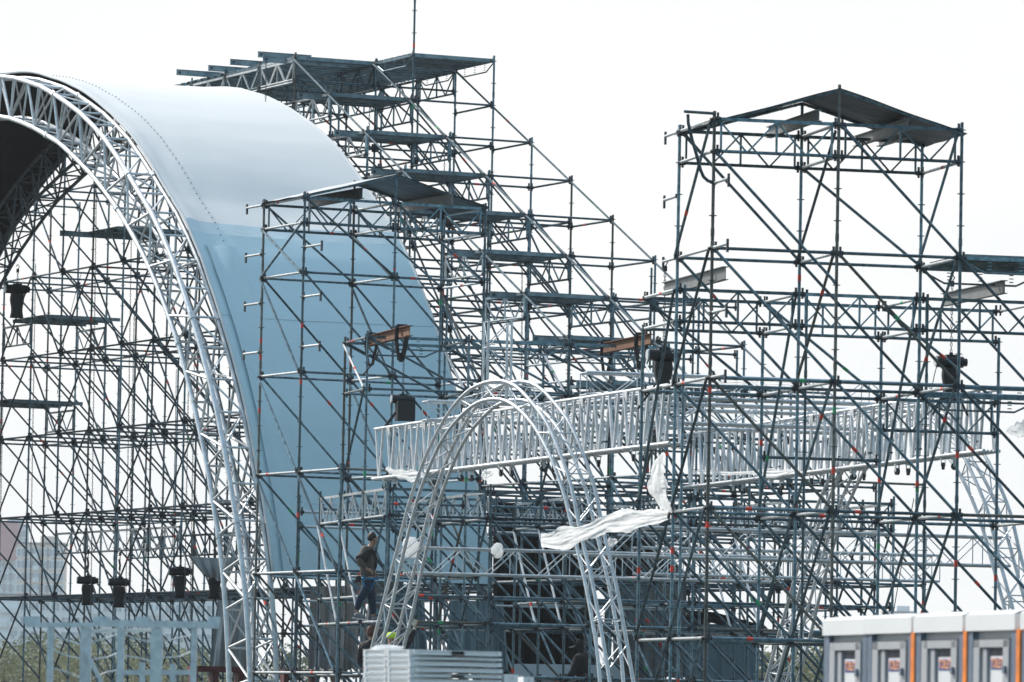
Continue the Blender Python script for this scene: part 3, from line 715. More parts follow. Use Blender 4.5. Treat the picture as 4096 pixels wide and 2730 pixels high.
# hoists in the open bay under the arch
for (x, y, s_, cu, lab) in ((605, 838, .82, .55, 'black hoist in the arch opening, leftmost of the four in a row'), (824, 850, .84, .55, 'black hoist in the arch opening, second from the left, nearly edge on'), (1243, 775, .86, .5, 'black hoist in the arch opening, third from the left'), (1480, 780, .84, .5, 'black hoist right beside the front arch leg, under the stage roof')):
    hoist(at(zz(0, 2, x, y), 139.0 if x < 900 else 134), s_, lab, chain_up=cu, rot=.1 if x != 824 else 0)
    strap([at(zz(0, 2, x, y-52), 139.0 if x < 900 else 134), at(zz(0, 2, x+8, y-90), 139.0 if x < 900 else 134), at(zz(0, 2, x-3, y-130), 139.0 if x < 900 else 134)], 'black lifting sling above the %s hoist in the arch opening' % {605: 'leftmost', 824: 'second', 1243: 'third', 1480: 'last'}[x])
hoist(at(zz(0, 1, 120, 395), 138), .95, 'large black hoist on the shaded rear arch at the left edge', chain_up=.3, rot=.3)
# long thin hoist chains
for k, (x, y0, y1, r0, D, lab) in enumerate(((905, 80, 1568, 1, 137, 'middle one of the long chains, right of the arch opening centre'), (925, 600, 1568, 1, 137, 'chain hanging close beside the middle chain of the arch opening'), (665, -330, 1568, 1, 137.5, 'long chain starting high under the rear arch'), (245, 250, 1568, 1, 139, 'chain left of centre in the arch opening'), (30, 660, 1568, 1, 140, 'chain at the far left edge of the photo'), (1350, 300, 1568, 1, 130, 'chain beside the front arch leg'), (1310, 420, 1568, 1, 131, 'chain just left of the one by the front arch leg'))):
    p, q = at(zz(0, r0, x, y0), D), at(zz(0, r0, x-22, y1), D); q2 = at(zz(0, 2, x-40, 1130), D); mb = MB(); chain(mb, p, q2, .008, .07)
    tag(mb.obj('hanging_chain', CHAIN, None, p), lab, 'chain', 'thin chains hanging in the arch opening')
for k, (c, r, x, y, a, b) in enumerate(((1, 0, 783, 700, 1010, 0), (1, 0, 70, 410, 700, 0), (1, 0, 1300, 1030, 1290, 0), (2, 1, 70, 270, 1040, 0))):
    p, q = at(zz(c, r, x, y), 124-k), at(zz(c, r, x-4, a), 124-k); mb = MB(); chain(mb, p, q, .009, .06)
    tag(mb.obj('hanging_chain', CHAIN, None, p), ['chain hanging under the upper steel decks', 'chain hanging beside the topmost left deck beam', 'chain hanging above the right slope of the left tarp roof', 'chain hanging left of the right tower among the stepped decks'][k], 'chain', 'chains hanging on the stepped scaffold')
# dark cables in the arch opening and on the lower right
def cable(pts, D, label, r=.008):
    P = smooth(resamp([at(q, D) for q in pts], 24)); return tag(MB().poly(P, r, 5).obj('cable', BLACK, None, P[0]), label, 'cable')
cable([zz(0, 1, 1215, 980), zz(0, 1, 1205, 1568), zz(0, 2, 1185, 700), zz(0, 2, 1170, 1200)], 133, 'dark cable hanging straight down left of the front arch leg')
cable([zz(0, 1, 560, 320), zz(0, 1, 527, 430), zz(0, 1, 440, 780), zz(0, 1, 395, 1150)], 138, 'dark cable slanting across the arch opening')
cable([zz(3, 1, 1185, 890), zz(3, 1, 1150, 1000), zz(3, 1, 1128, 1110), zz(3, 1, 1100, 1250), zz(3, 1, 1070, 1420)], 92, 'dark cable hanging by the hoist at the right edge')
cable([zz(3, 2, 1005, 300), zz(3, 2, 930, 700), zz(3, 2, 865, 1080)], 94, 'thin dark cable falling towards the portable toilets')
cable([zz(2, 1, 735, 1120), zz(2, 1, 715, 1300), zz(2, 1, 705, 1400)], 95, 'thin dark cable hanging in front of the left truss run')

# plastic film scraps
FILM = mat('plastic_film', (.88, .90, .91), .35, 0, .04, 8, trans=.6)
FILM.node_tree.nodes['Principled BSDF'].inputs['Alpha'].default_value = .55
def film(spine, widths, D, label, seed=1, n=60, w=14, D2=None):
    rng = random.Random(seed); D2 = D2 or D
    P = [at(q, D+(D2-D)*k/(len(spine)-1)) for k, q in enumerate(spine)]; W = widths
    L = resamp(P, n); rows = []; ph = [rng.uniform(0, 6) for _ in range(8)]
    for k, c in enumerate(L):
        t = k/n*(len(W)-1); i = min(len(W)-2, int(t)); wd = W[i]+(W[i+1]-W[i])*(t-i)
        d = (L[min(n, k+1)]-L[max(0, k-1)]).normalized(); s_ = d.cross(V((0, 1, 0))).normalized(); row = []
        for j in range(w+1):
            u = j/w-.5; fold = .035*noise.noise(V((k*.07, u*5, seed*3.1)))+.012*noise.noise(V((k*.22, u*14, seed*7.7)))
            edge = (.16*math.sin(k*.31+ph[2])+.10*noise.noise(V((k*.5, u, seed)))) if abs(u) > .49 else 0
            row.append(c+s_*wd*(u+edge*u)+V((0, 1, 0))*(fold*min(1, wd*3))+V((rng.uniform(-1, 1), 0, rng.uniform(-1, 1)))*.003)
        rows.append(row)
    o = MB().grid(rows).obj('plastic_film', FILM, None, P[0], True); return tag(o, label, 'plastic film', 'torn plastic film scraps')
def z2(x, y): return zz(2, 2, x, y)
film([z2(200, 590), z2(300, 590), z2(420, 560), z2(560, 520), z2(640, 480), z2(780, 455), z2(950, 430), z2(1110, 410)], [.18, .36, .26, .22, .34, .32, .22, .14], 88.3, 'long torn streamer of white plastic film blowing left of the right tower', 3, 90, 24, 89)
film([z2(1030, 0), z2(1010, 60), z2(1000, 150), z2(1005, 240), z2(1040, 330), z2(1105, 395)], [.06, .18, .28, .28, .16, .05], 88.8, 'white plastic film hanging down beside the left post of the right tower', 5)
film([z2(1240, 120), z2(1350, 118), z2(1500, 128), z2(1640, 122), zz(3, 2, 60, 130), zz(3, 2, 180, 105)], [.04, .08, .05, .07, .16, .05], 92.5, 'narrow twisted strip of film along the bottom of the second truss run', 8)
film([zz(1, 2, 895, 90), zz(1, 2, 960, 125), zz(1, 2, 1060, 145), zz(1, 2, 1160, 135)], [.06, .14, .22, .1], 104.5, 'crumpled film snagged on the lower left of the left truss run', 9)
film([zz(1, 2, 1570, 110), zz(1, 2, 1590, 145), zz(1, 2, 1630, 120)], [.1, .22, .06], 100, 'small scrap of film between the casters of the left truss run', 10)
film([zz(2, 1, 1090, 1080), zz(2, 1, 1200, 1072), zz(2, 1, 1400, 1080), zz(2, 1, 1600, 1070), zz(3, 1, 180, 1090)], [.16, .12, .07, .06, .12], 91.8, 'white film strip trailing right along the top of the truss run', 12)
film([zz(2, 1, 540, 1510), zz(2, 1, 590, 1530), zz(2, 1, 620, 1500)], [.08, .2, .05], 97, 'small white film scrap on the bottom tube of the left truss run', 13)
film([zz(3, 1, 1640, 1405), zz(3, 1, 1700, 1400), zz(3, 1, 1790, 1390)], [.03, .22, .3], 86, 'film scrap at the right edge against the sky', 14)
film([zz(2, 2, 640, 620), zz(2, 2, 690, 600), zz(2, 2, 725, 590)], [.1, .16, .05], 95, 'thin see-through film scrap on the right leg of the small arch', 15)
def bundle(c, r, label, seed):
    rng = random.Random(seed); mb = MB(); n, m_ = 14, 18; rows = []
    for i in range(n+1):
        th = math.pi*i/n; row = []
        for j in range(m_+1):
            ph = 2*math.pi*j/m_; q = j % m_; k = 1+.18*math.sin(3*ph+i*.8+seed)*math.sin(th)+.12*math.sin(7*ph+i*1.7)*math.sin(th)+.08*math.sin(q*9.1+i*5.3)*math.sin(th)
            row.append(c+V((math.sin(th)*math.cos(ph)*r[0]*k, math.sin(th)*math.sin(ph)*r[1]*k, math.cos(th)*r[2]*(k*.8+.2))))
        rows.append(row)
    return tag(MB().grid(rows).obj('film_bundle', FILM, None, c, True), label, 'plastic film', 'torn plastic film scraps')
bundle(at(zz(1, 2, 1068, 640), 101), (.16, .14, .19), 'crumpled ball of white film inside the left leg of the small arch', 2)
bundle(at(zz(1, 2, 1665, 660), 102.5), (.10, .08, .14), 'small crumpled film wrapped on the low hanging truss', 6)

# ---------------- stage curtains and tarps behind ----------------
CURT = mat('black_stage_curtain', (.012, .011, .012), .85, 0, .25, 2); TARPG = mat('grey_translucent_tarp', (.20, .21, .22), .6, 0, .15, 1.5, bump=.3, bscale=4)
TARPB = mat('blue_grey_tarp', (.16, .23, .27), .6, 0, .12, 1.5); TARPW = mat('pale_tarp', (.42, .44, .46), .6, 0, .12, 2, bump=.4, bscale=3)
def cloth(name, corners, D, m_, label, amp=.08, nf=9, sag=.1, D2=None, cat='tarp', seed=0, nx=40, ny=14, group=None):
    """corners in sheet pixels: tl, tr, br, bl"""
    D2 = D2 or D; tl, tr, br, bl = corners; rows = []; rng = random.Random(seed); a, b = rng.uniform(0, 6), rng.uniform(0, 6)
    TL, TR, BR, BL = at(tl, D), at(tr, D2), at(br, D2), at(bl, D); nrm = (TR-TL).cross(V((0, 0, 1))).normalized()
    for j in range(ny+1):
        v = j/ny; row = []
        for i in range(nx+1):
            u = i/nx; p = TL.lerp(TR, u).lerp(BL.lerp(BR, u), v)
            f = math.sin(u*nf*6.283+a+v*1.1)+.5*math.sin(u*nf*2.3*6.283+b-v*2)+.6*math.sin((u+v)*5+a)
            row.append(p+nrm*amp*f*(.35+.65*v)-V((0, 0, sag*math.sin(math.pi*u)*(1-v)*.5+.03*math.sin(u*17+a)*v)))
        rows.append(row)
    mb = MB().grid(rows); mb.grid([[p-nrm*.01 for p in r] for r in rows])
    return tag(mb.obj(name, m_, None, TL, True), label, cat, group)
cloth('stage_curtain', (z2(-130, 330), z2(560, 330), z2(600, 1568), z2(-130, 1568)), 122, CURT, 'black stage curtain low behind the small arch', .1, 6, 0, cat='curtain')
cloth('stage_curtain', (z2(540, 520), z2(880, 540), z2(1210, 830), z2(560, 900)), 122.5, CURT, 'black curtain corner sloping down to the right behind the small arch leg', .05, 4, 0, cat='curtain')
cloth('hanging_tarp', (z2(690, 830), z2(1205, 830), z2(1200, 1530), z2(700, 1568)), 120.5, TARPG, 'grey brown translucent tarp hanging right of the black curtain', .10, 5, .05)
cloth('hanging_tarp', (z2(1190, 1165), z2(1690, 1160), z2(1690, 1600), z2(1190, 1600)), 118, TARPB, 'dark blue grey tarp wall at the foot of the right tower', .04, 4, .02)
cloth('tent_roof', (z2(1210, 1070), z2(1400, 1085), z2(1690, 1165), z2(1190, 1170)), 117.6, CURT, 'low black tent roof over the blue grey tarp wall', .02, 3, 0, cat='tent roof')
cloth('hanging_tarp', (zz(1, 2, 375, 905), zz(1, 2, 715, 900), zz(1, 2, 700, 1480), zz(1, 2, 360, 1470)), 119.5, TARPW, 'creased pale grey tarp hanging below the blue membrane', .10, 4, .03, seed=3)
cloth('hanging_tarp', (zz(1, 2, 590, 820), zz(1, 2, 1000, 860), zz(1, 2, 1010, 960), zz(1, 2, 640, 950)), 118.5, TARPW, 'crumpled tarp edge just behind the climbing man', .08, 6, .05, seed=5)
cloth('hanging_tarp', (zz(1, 2, 780, 990), zz(1, 2, 1060, 1000), zz(1, 2, 1100, 1400), zz(1, 2, 690, 1480)), 119, TARPG, 'dull grey tarp behind the woman and the yellow cap', .08, 4, .03, seed=6)
cloth('hanging_tarp', (zz(1, 2, 1010, 1000), zz(1, 2, 1160, 1005), zz(1, 2, 1190, 1500), zz(1, 2, 1040, 1500)), 117.5, TARPB, 'narrow blue grey tarp behind the raised gloved arm', .06, 3, .02, seed=7)
cloth('hanging_tarp', (zz(1, 2, 1340, 1000), zz(1, 2, 1620, 1005), zz(1, 2, 1650, 1500), zz(1, 2, 1300, 1500)), 117, TARPB, 'blue grey tarp with two vertical folds above the white panels', .06, 3, .02, seed=8)
cloth('hanging_tarp', (zz(1, 2, 1620, 1010), zz(1, 2, 1705, 1015), zz(1, 2, 1740, 1500), zz(1, 2, 1610, 1500)), 117.3, TARPB, 'narrow blue grey tarp strip left of the black curtain', .04, 2, .02, seed=9)
cloth('hanging_tarp', (zz(0, 2, 1290, 690), zz(0, 2, 1640, 700), zz(0, 2, 1560, 880), zz(0, 2, 1400, 830)), 131, TARPW, 'pale tarp bundle slung under the stage roof inside the arch foot', .08, 4, .1, seed=10)
cloth('hanging_tarp', (zz(0, 2, 1500, 1000), zz(0, 2, 1764, 1000), zz(0, 2, 1764, 1480), zz(0, 2, 1440, 1470)), 129, TARPW, 'pale grey tarp behind the foot of the front arch', .1, 4, .03, seed=11)
WHB = mat('white_board', (.55, .60, .66), .5, 0, .05, 2)
cloth('white_board', (z2(0, 1440), z2(770, 1450), z2(780, 1640), z2(0, 1640)), 116.5, WHB, 'pale board low behind the small arch right leg', .0, 1, 0, cat='board')
MAR = mat('maroon_paint', (.10, .022, .028), .6)
t = Thing('maroon_base', at(zz(0, 2, 1480, 1560), 121), 'maroon painted steel base block at the foot of the front arch', 'steel base')
c = at(zz(0, 2, 1490, 1478), 121); t.part('top_plate', MB().box(c, XD*1.15, V((-XD.y, XD.x, 0))*.6, V((0, 0, .12))), MAR)
for e in (-.5, -.05, .5): t.part('leg', MB().box(c+XD*e-V((0, 0, .9)), XD*.12, V((-XD.y, XD.x, 0))*.5, V((0, 0, 1.68))), MAR)
t.done()
c = at(zz(1, 2, 390, 1500), 119); t = Thing('maroon_base', c, 'maroon painted steel base under the creased pale tarp', 'steel base')
t.part('top_plate', MB().box(c, XD*1.3, V((-XD.y, XD.x, 0))*.5, V((0, 0, .09))), MAR)
for e in (-.6, 0, .5): t.part('leg', MB().box(c+XD*e-V((0, 0, .7)), XD*.1, V((-XD.y, XD.x, 0))*.4, V((0, 0, 1.3))), MAR)
t.done()

# ---------------- foreground: white deck panels ----------------
PANW = mat('white_deck_panel', (.88, .88, .88), .5, 0, .06, 3); DGAP = mat('dark_gap', (.03, .03, .03), .8)
SPL = Plane(at(zz(1, 2, 1060, 1450), 52), -1.05); SPR = Plane(at(zz(1, 2, 1094, 1450), 52), .22); SP = SPR
def panel(x0, x1, y0, y1, c, dep, label, slots=(), pl=None):
    pl = pl or SPR; a = pl.on(zz(c, 2, x0, y0)); b = pl.on(zz(c, 2, x1, y1)); w = (b-a).dot(pl.d); h_ = (a.z-b.z); D_ = pl.d; N_ = pl.n
    mb = MB(); ctr = a+D_*(w/2)+N_*(dep/2); ctr.z = (a.z+b.z)/2; e = h_*.14
    for z_, s_ in ((h_*.5-e/2, 1.), (-h_*.5+e/2, 1.)): mb.box(ctr+V((0, 0, z_)), D_*w, N_*dep, V((0, 0, e)))
    mb.box(ctr, D_*(w-.03), N_*(dep-.03), V((0, 0, h_-2*e)))
    for sx in (-1, 1): mb.box(ctr+D_*sx*(w/2-.02), D_*.04, N_*(dep*.998), V((0, 0, h_-2*e+.002)))
    o = mb.obj('deck_panel', PANW, None, ctr); tag(o, label, 'deck panel', 'white deck panels stacked in the foreground')
    for sx in slots: MB().box(ctr+D_*(sx*w/2)-N_*dep/2, D_*.11, N_*.03, V((0, 0, h_*.75))).obj('handle_slot', DGAP, o, ctr)
    return o
ORD = ['topmost', 'second from the top', 'third from the top', 'fourth from the top', 'fifth from the top', 'sixth from the top', 'seventh from the top']
ys = [1340, 1388, 1420, 1462, 1505, 1540, 1585, 1630]
for k in range(7):
    for x0, x1, nm in ((740, 893, 'left'), (902, 1058, 'middle')):
        panel(x0+random.uniform(-3, 3), x1+random.uniform(-3, 3), ys[k]+2, ys[k+1], 1, .45, 'white deck panel, %s of the %s short stack' % (ORD[k], nm), pl=SPL)
    panel(1094+random.uniform(-4, 4), 1698+random.uniform(-8, 8), ys[k]+4, ys[k+1]+1, 1, 1.2, 'white deck panel, %s of the long right stack' % ORD[k], slots=(0,) if k in (0, 4) else ())
    q = SP.on(zz(1, 2, 1076, ys[k]+22), .25); tag(MB().box(q, V((.05, 0, 0)), V((0, .3, 0)), V((0, 0, .05))).obj('spacer_block', (DGAP if k % 2 else PANW), None, q), 'spacer block, %s between the middle and right stacks' % ORD[k], 'spacer block', 'spacer blocks between the deck panels')
panel(1712, 1764+40, 1512, 1640, 1, 1.0, 'white panel standing at the right of the long stack'); panel(80, 150, 1530, 1640, 2, 1.0, 'lone white panel rightmost beside the deck stacks')
bundle(SPL.on(zz(1, 2, 900, 1336), .25), (.14, .14, .035), 'crumpled film lying on top of the short deck panel stacks', 4)

# ---------------- foreground: blurred galvanised frame ----------------
GALV = mat('blurred_frame_steel', (.50, .56, .60), .5, .2, col2=(.74, .80, .82), scale=12)
FP = Plane(at(zz(0, 2, 800, 1200), 50), .02)
ft = Thing('galvanised_frame', FP.on(zz(0, 2, 800, 1568))-V((0, 0, 1.5)), 'galvanised steel barrier frame blurred in the lower left foreground', 'steel frame')
fo_ = lambda x, y, o=0: FP.on(zz(0, 2, x, y), o)
def fb(name, x0, y0, x1, y1, w, h_=None, o=0, up=V((0, 0, 1))): ft.part(name, MB().bar(fo_(x0, y0, o), fo_(x1, y1, o), w*.72, (h_ or w)*.70, up=up), GALV)
fb('top_rail', 180, 1172, 640, 1172, .06, .06); fb('top_rail', 640, 1160, 1512, 1175, .05, .085); fb('inner_rail', 600, 1216, 1045, 1206, .04, .05, .1)
Y_ = V((0, 1, 0))
for x, w, y in ((348, .055, 1180), (592, .11, 1190), (832, .07, 1190), (1080, .12, 1195), (1337, .055, 1190)):
    a = fo_(x, y); b = fo_(x-3, 1568); b.z = 0.0; ft.part('upright', MB().bar(a, b, w*.83, .012, up=Y_).bar(a+V((w*.40, .045, 0)), b+V((w*.40, .045, 0)), .008, .08, up=Y_).bar(a-V((w*.40, -.045, 0)), b-V((w*.40, -.045, 0)), .008, .08, up=Y_), GALV)
fb('brace', 585, 1340, 700, 1568, .07, .05, -.05); fb('lower_rail', 850, 1500, 1335, 1500, .06, .06, .06)
for pts in (((350, 1230), (450, 1275), (560, 1310)), ((630, 1290), (730, 1265), (825, 1232)), ((850, 1235), (960, 1275), (1045, 1290)), ((1110, 1290), (1240, 1262), (1330, 1240)), ((360, 1340), (470, 1390), (570, 1405)), ((640, 1410), (740, 1395), (825, 1360)), ((860, 1385), (960, 1400), (1045, 1425)), ((360, 1470), (470, 1500), (560, 1540)), ((640, 1540), (730, 1500), (830, 1480)), ((1110, 1400), (1240, 1390), (1330, 1350))):
    ft.part('wire', MB().poly([fo_(x, y, .03) for x, y in pts], .0065, 6), GALV)
for x, w in ((220, .09), (700, .09), (985, .08), (1475, .07)): ft.part('tab', MB().box(fo_(x, 1140), V((w*1.6, 0, 0)), V((0, .01, 0)), V((0, 0, .065))), GALV)
for x, y in ((1190, 1440), (980, 1430)): ft.part('short_post', MB().bar(fo_(x, y, .06), fo_(x, 1568, .06), .05, .05, up=Y_), GALV)
ft.done()

# ---------------- foreground: portable toilets ----------------
TG = mat('toilet_grey_plastic', (.42, .43, .45), .5, 0, .06, 2); TW = mat('toilet_white_roof', (.80, .80, .80), .45, 0, .03, 2)
TD = mat('toilet_dark_trim_and_shade', (.13, .17, .23), .5); TO = mat('orange_trim', (.85, .22, .02), .5); TO2 = mat('notice_lettering', (.85, .42, .25), .5); TB = mat('notice_blue', (.02, .12, .5), .5); TL_ = mat('vent_dark', (.10, .10, .12), .7)
PAP = mat('notice_paper', (.75, .75, .76), .6, 0, .02)
pL, pR = at(zz(3, 2, 412, 1300), 48.5), at(zz(3, 2, 1764, 1300), 43.9); dr = (pR-pL); dr.z = 0; dr.normalize()
tn = V((dr.y, -dr.x, 0)); tn = tn if tn.y < 0 else -tn                       # outward normal of the doors
TPn = Plane(pL, math.atan2(dr.y, dr.x))
def tsp(x, y): p = TPn.on(zz(3, 2, x, y)); return (p-pL).dot(dr), p.z
def trect(mb, x0, y0, x1, y1, out, th=.03, xr=None):
    s0, z0 = tsp(x0, y0); s1, z1 = tsp(x1, y1); mb.box(pL+dr*((s0+s1)/2)+V((0, 0, (z0+z1)/2-pL.z))+tn*out, dr*(s1-s0), tn*th, V((0, 0, z0-z1))); return mb
def txt(body, size, m_, parent, origin, pos, X, nrm_, ex=.003, xs=1.):
    cu = bpy.data.curves.new('t', 'FONT'); cu.body = body; cu.size = size; cu.align_x = 'CENTER'; cu.align_y = 'CENTER'; cu.extrude = ex; cu.offset = size*.02
    o = bpy.data.objects.new('lettering', cu); SC.collection.objects.link(o); dg = bpy.context.evaluated_depsgraph_get(); dg.update()
    me = bpy.data.meshes.new_from_object(o.evaluated_get(dg)); bpy.data.objects.remove(o)
    Y = V((0, 0, 1)); M = Matrix((X, Y, nrm_)).transposed().to_4x4(); M.translation = pos
    me.transform(Matrix.Translation(-origin) @ M @ Matrix.Diagonal((xs, 1, 1, 1))); me.materials.append(m_)
    ob = bpy.data.objects.new('lettering', me); SC.collection.objects.link(ob); ob.parent = parent; return ob
cells = [(422, 715), (715, 1030), (1052, 1385), (1412, 1745), (1790, 2130)]
tops = [(1160, 1243), (1140, 1232), (1118, 1222), (1085, 1212), (1040, 1200)]
for k, (x0, x1) in enumerate(cells):
    W = x1-x0; s0, _ = tsp(x0, 1300); s1, _ = tsp(x1, 1300); zr = tsp((x0+x1)/2, tops[k][1])[1]; zt = zr+.19
    base = pL+dr*((s0+s1)/2); base.z = 0; w = s1-s0; dep = 1.15
    t = Thing('portable_toilet', base, ['grey portable toilet at the left end of the row', 'grey portable toilet, second from the left in the row', 'grey portable toilet between two orange strips', 'grey portable toilet, second from the right edge of the photo', 'grey portable toilet cut off by the right edge'][k], 'portable toilet', 'row of portable toilets')
    c = base-tn*dep/2; t.part('cabin', MB().box(c+V((0, 0, zr/2)), dr*(w-.04), tn*dep, V((0, 0, zr))), TG)
    # domed roof
    rows = []
    for a in range(9):
        u = a/8; ang_ = math.pi*u; o_ = -(dep+.12)/2*math.cos(ang_); zh = .13+.05*math.sin(ang_)
        rows.append([c+tn*(-o_)+dr*e*(w/2)+V((0, 0, zr+zh)) for e in (-1.02, -.95, .95, 1.02)])
    mb = MB().grid(rows); mb.box(c+V((0, 0, zr+.065)), dr*(w+.02), tn*(dep+.12), V((0, 0, .13))); t.part('roof', mb, TW)
    y1 = 1700
    for a, b in ((0, .09), (.91, 1.0)): t.part('corner_post', trect(MB(), x0+W*a, 1243-k*8, x0+W*b, y1, .02, .05), TD)
    dx0, dx1 = x0+W*.15, x0+W*.86; ty = 1298-k*7
    mb = MB(); trect(mb, dx0, ty, dx1, ty+48, .03, .05); trect(mb, dx0, ty, dx0+W*.10, y1, .03, .05); trect(mb, dx1-W*.10, ty, dx1, y1, .03, .05)
    t.part('door', mb, TG, kids=(('door_panel', trect(MB(), dx0+W*.11, ty+48, dx1-W*.11, y1, -.02, .02), TG), ('panel_rib', trect(MB(), dx0+W*.16, ty+60, dx0+W*.22, y1, .02, .04), TG)))
    t.part('gap_line', trect(MB(), dx0, ty-7, dx1, ty, .01, .04), DGAP)
    t.part('vent', trect(MB(), dx0+W*.25, ty+62, dx1-W*.15, ty+108, .005, .02), TL_)
    t.part('recess_shade', trect(MB(), dx0+W*.105, ty+50, dx0+W*.15, y1, .012, .02), TD)  # dark strip painted in for the shade at the recess's left side
    nx0, nx1 = dx0+W*.26, dx1-W*.14
    t.part('notice', trect(MB(), nx0, ty+112, nx1, y1-20, .012, .012), PAP)
    t.part('notice_header', trect(MB(), nx0+6, ty+125, nx1-4, ty+200, .018, .008), TB)
    t.part('latch', trect(MB(), dx1-W*.07, ty+180, dx1-W*.03, ty+230, .06, .03), TD)
    e = t.done(); s_, z_ = tsp((nx0+nx1)/2, ty+163); wn_ = tsp(nx1, ty+160)[0]-tsp(nx0, ty+160)[0]; X = dr
    txt('TOILET', .105, TO2, e, V(e.location), pL+dr*s_+V((0, 0, z_-pL.z))+tn*.026, X, tn, xs=wn_/.42)
for k, x in enumerate((1036, 1397, 1765)):
    mb = MB(); trect(mb, x-8, 1225-k*12, x+9, 1800, .03, .05); o = mb.obj('orange_strip', TO, None, TPn.on(zz(3, 2, x, 1500)))
    tag(o, ['orange vertical strip between the second and third portable toilets', 'orange vertical strip between the third and fourth portable toilets', 'orange vertical strip at the right edge of the photo'][k], 'trim strip', 'orange strips between the toilets')

# ---------------- ground and far background ----------------
GR = mat('ground_gravel_grass', (.07, .075, .065), .95, 0, .35, .3)
tag(MB().add([(-900, -60, 0), (900, -60, 0), (900, 4000, 0), (-900, 4000, 0)], [(0, 1, 2, 3)]).obj('ground', GR), None, None, kind='structure')
def building(x0, x1, ytop, D, label, wall, cols, rows_, win, wsz, c=0, depth=14, bal=(), roofh=1.0, yaw=0, first=0):
    D *= 1.45; wsz *= 1.45; first *= 1.45
    a, b = at(zz(c, 2, x0, ytop), D), at(zz(c, 2, x1, ytop), D); h = (a.z+b.z)/2; W = b.x-a.x; base = V(((a.x+b.x)/2, D+depth/2, 0))
    t = Thing('apartment_building', base, label, 'building'); t.part('wall', MB().box(base+V((0, 0, h/2)), V((W, 0, 0)), V((0, depth, 0)), V((0, 0, h))), wall)
    t.part('roof', MB().box(base+V((0, 0, h+.3)), V((W+.6, 0, 0)), V((0, depth+.6, 0)), V((0, 0, .6))), WROOF)
    if roofh: t.part('roof_hut', MB().box(base+V((W*.15, 0, h+1.6)), V((5, 0, 0)), V((0, 5, 0)), V((0, 0, 2.2))), wall)
    sy = h/(rows_+.3)
    for i in range(cols):
        for j in range(rows_-1, -1, -1):
            if sy*(j+.6) < first: continue
            x = a.x+W*(i+.5)/cols; z_ = sy*(j+.62)
            if i in bal:
                t.part('balcony', MB().box(V((x, D-.6, z_-sy*.3)), V((W/cols*.85, 0, 0)), V((0, 1.2, 0)), V((0, 0, sy*.38))), wall if wall is not WBEI else WWHT)
            f = MB().box(V((x, D-.03, z_)), V((wsz, 0, 0)), V((0, .12, 0)), V((0, 0, wsz*.95)))
            t.part('window', f, WWHT, kids=(('pane', MB().box(V((x-wsz*.18, D-.1, z_)), V((wsz*.36, 0, 0)), V((0, .04, 0)), V((0, 0, wsz*.75))), win), ('pane', MB().box(V((x+wsz*.22, D-.1, z_)), V((wsz*.30, 0, 0)), V((0, .04, 0)), V((0, 0, wsz*.75))), win)))
    return t.done()
WBLU = mat('pale_blue_wall', (.62, .74, .80), .8, 0, .04, .05); WBEI = mat('beige_wall', (.80, .66, .56), .8, 0, .04, .05); WWHT = mat('white_wall', (.85, .88, .90), .8, 0, .04, .05)  # wall colours paled to hold part of the distance haze
WGLS = mat('window_glass', (.38, .46, .52), .4); WROOF = mat('flat_roof', (.2, .2, .22), .9)  # pane colour lightened for distance haze
building(-60, 178, 490, 1300, 'pale blue tower block at the left edge, seen through the arch opening', WBLU, 5, 17, WGLS, 2.0, bal=(1,), first=18)
pb = building(118, 440, 618, 1200, 'beige tower block with white balconies, seen through the arch opening', WBEI, 6, 14, WGLS, 2.0, bal=(2,), first=18)
building(-80, 1490, 985, 1050, 'long low white apartment block behind the trees on the left', WWHT, 22, 8, WGLS, 1.9, bal=(1, 2, 10, 15, 16), roofh=0, first=8)
building(800, 1010, 1088, 1500, 'far roof just showing above the portable toilets', WWHT, 3, 10, WGLS, 2.0, c=3, roofh=1, first=10)
o = MB().box(at(zz(0, 2, 32, 590), 1883.5), V((9, 0, 0)), V((0, .6, 0)), V((0, 0, 13))).obj('wall_panel', mat('pink_panel', (.55, .25, .30), .8), None, at(zz(0, 2, 32, 590), 1883.5)); tag(o, 'faded pink panel high on the pale blue tower block', 'wall panel')

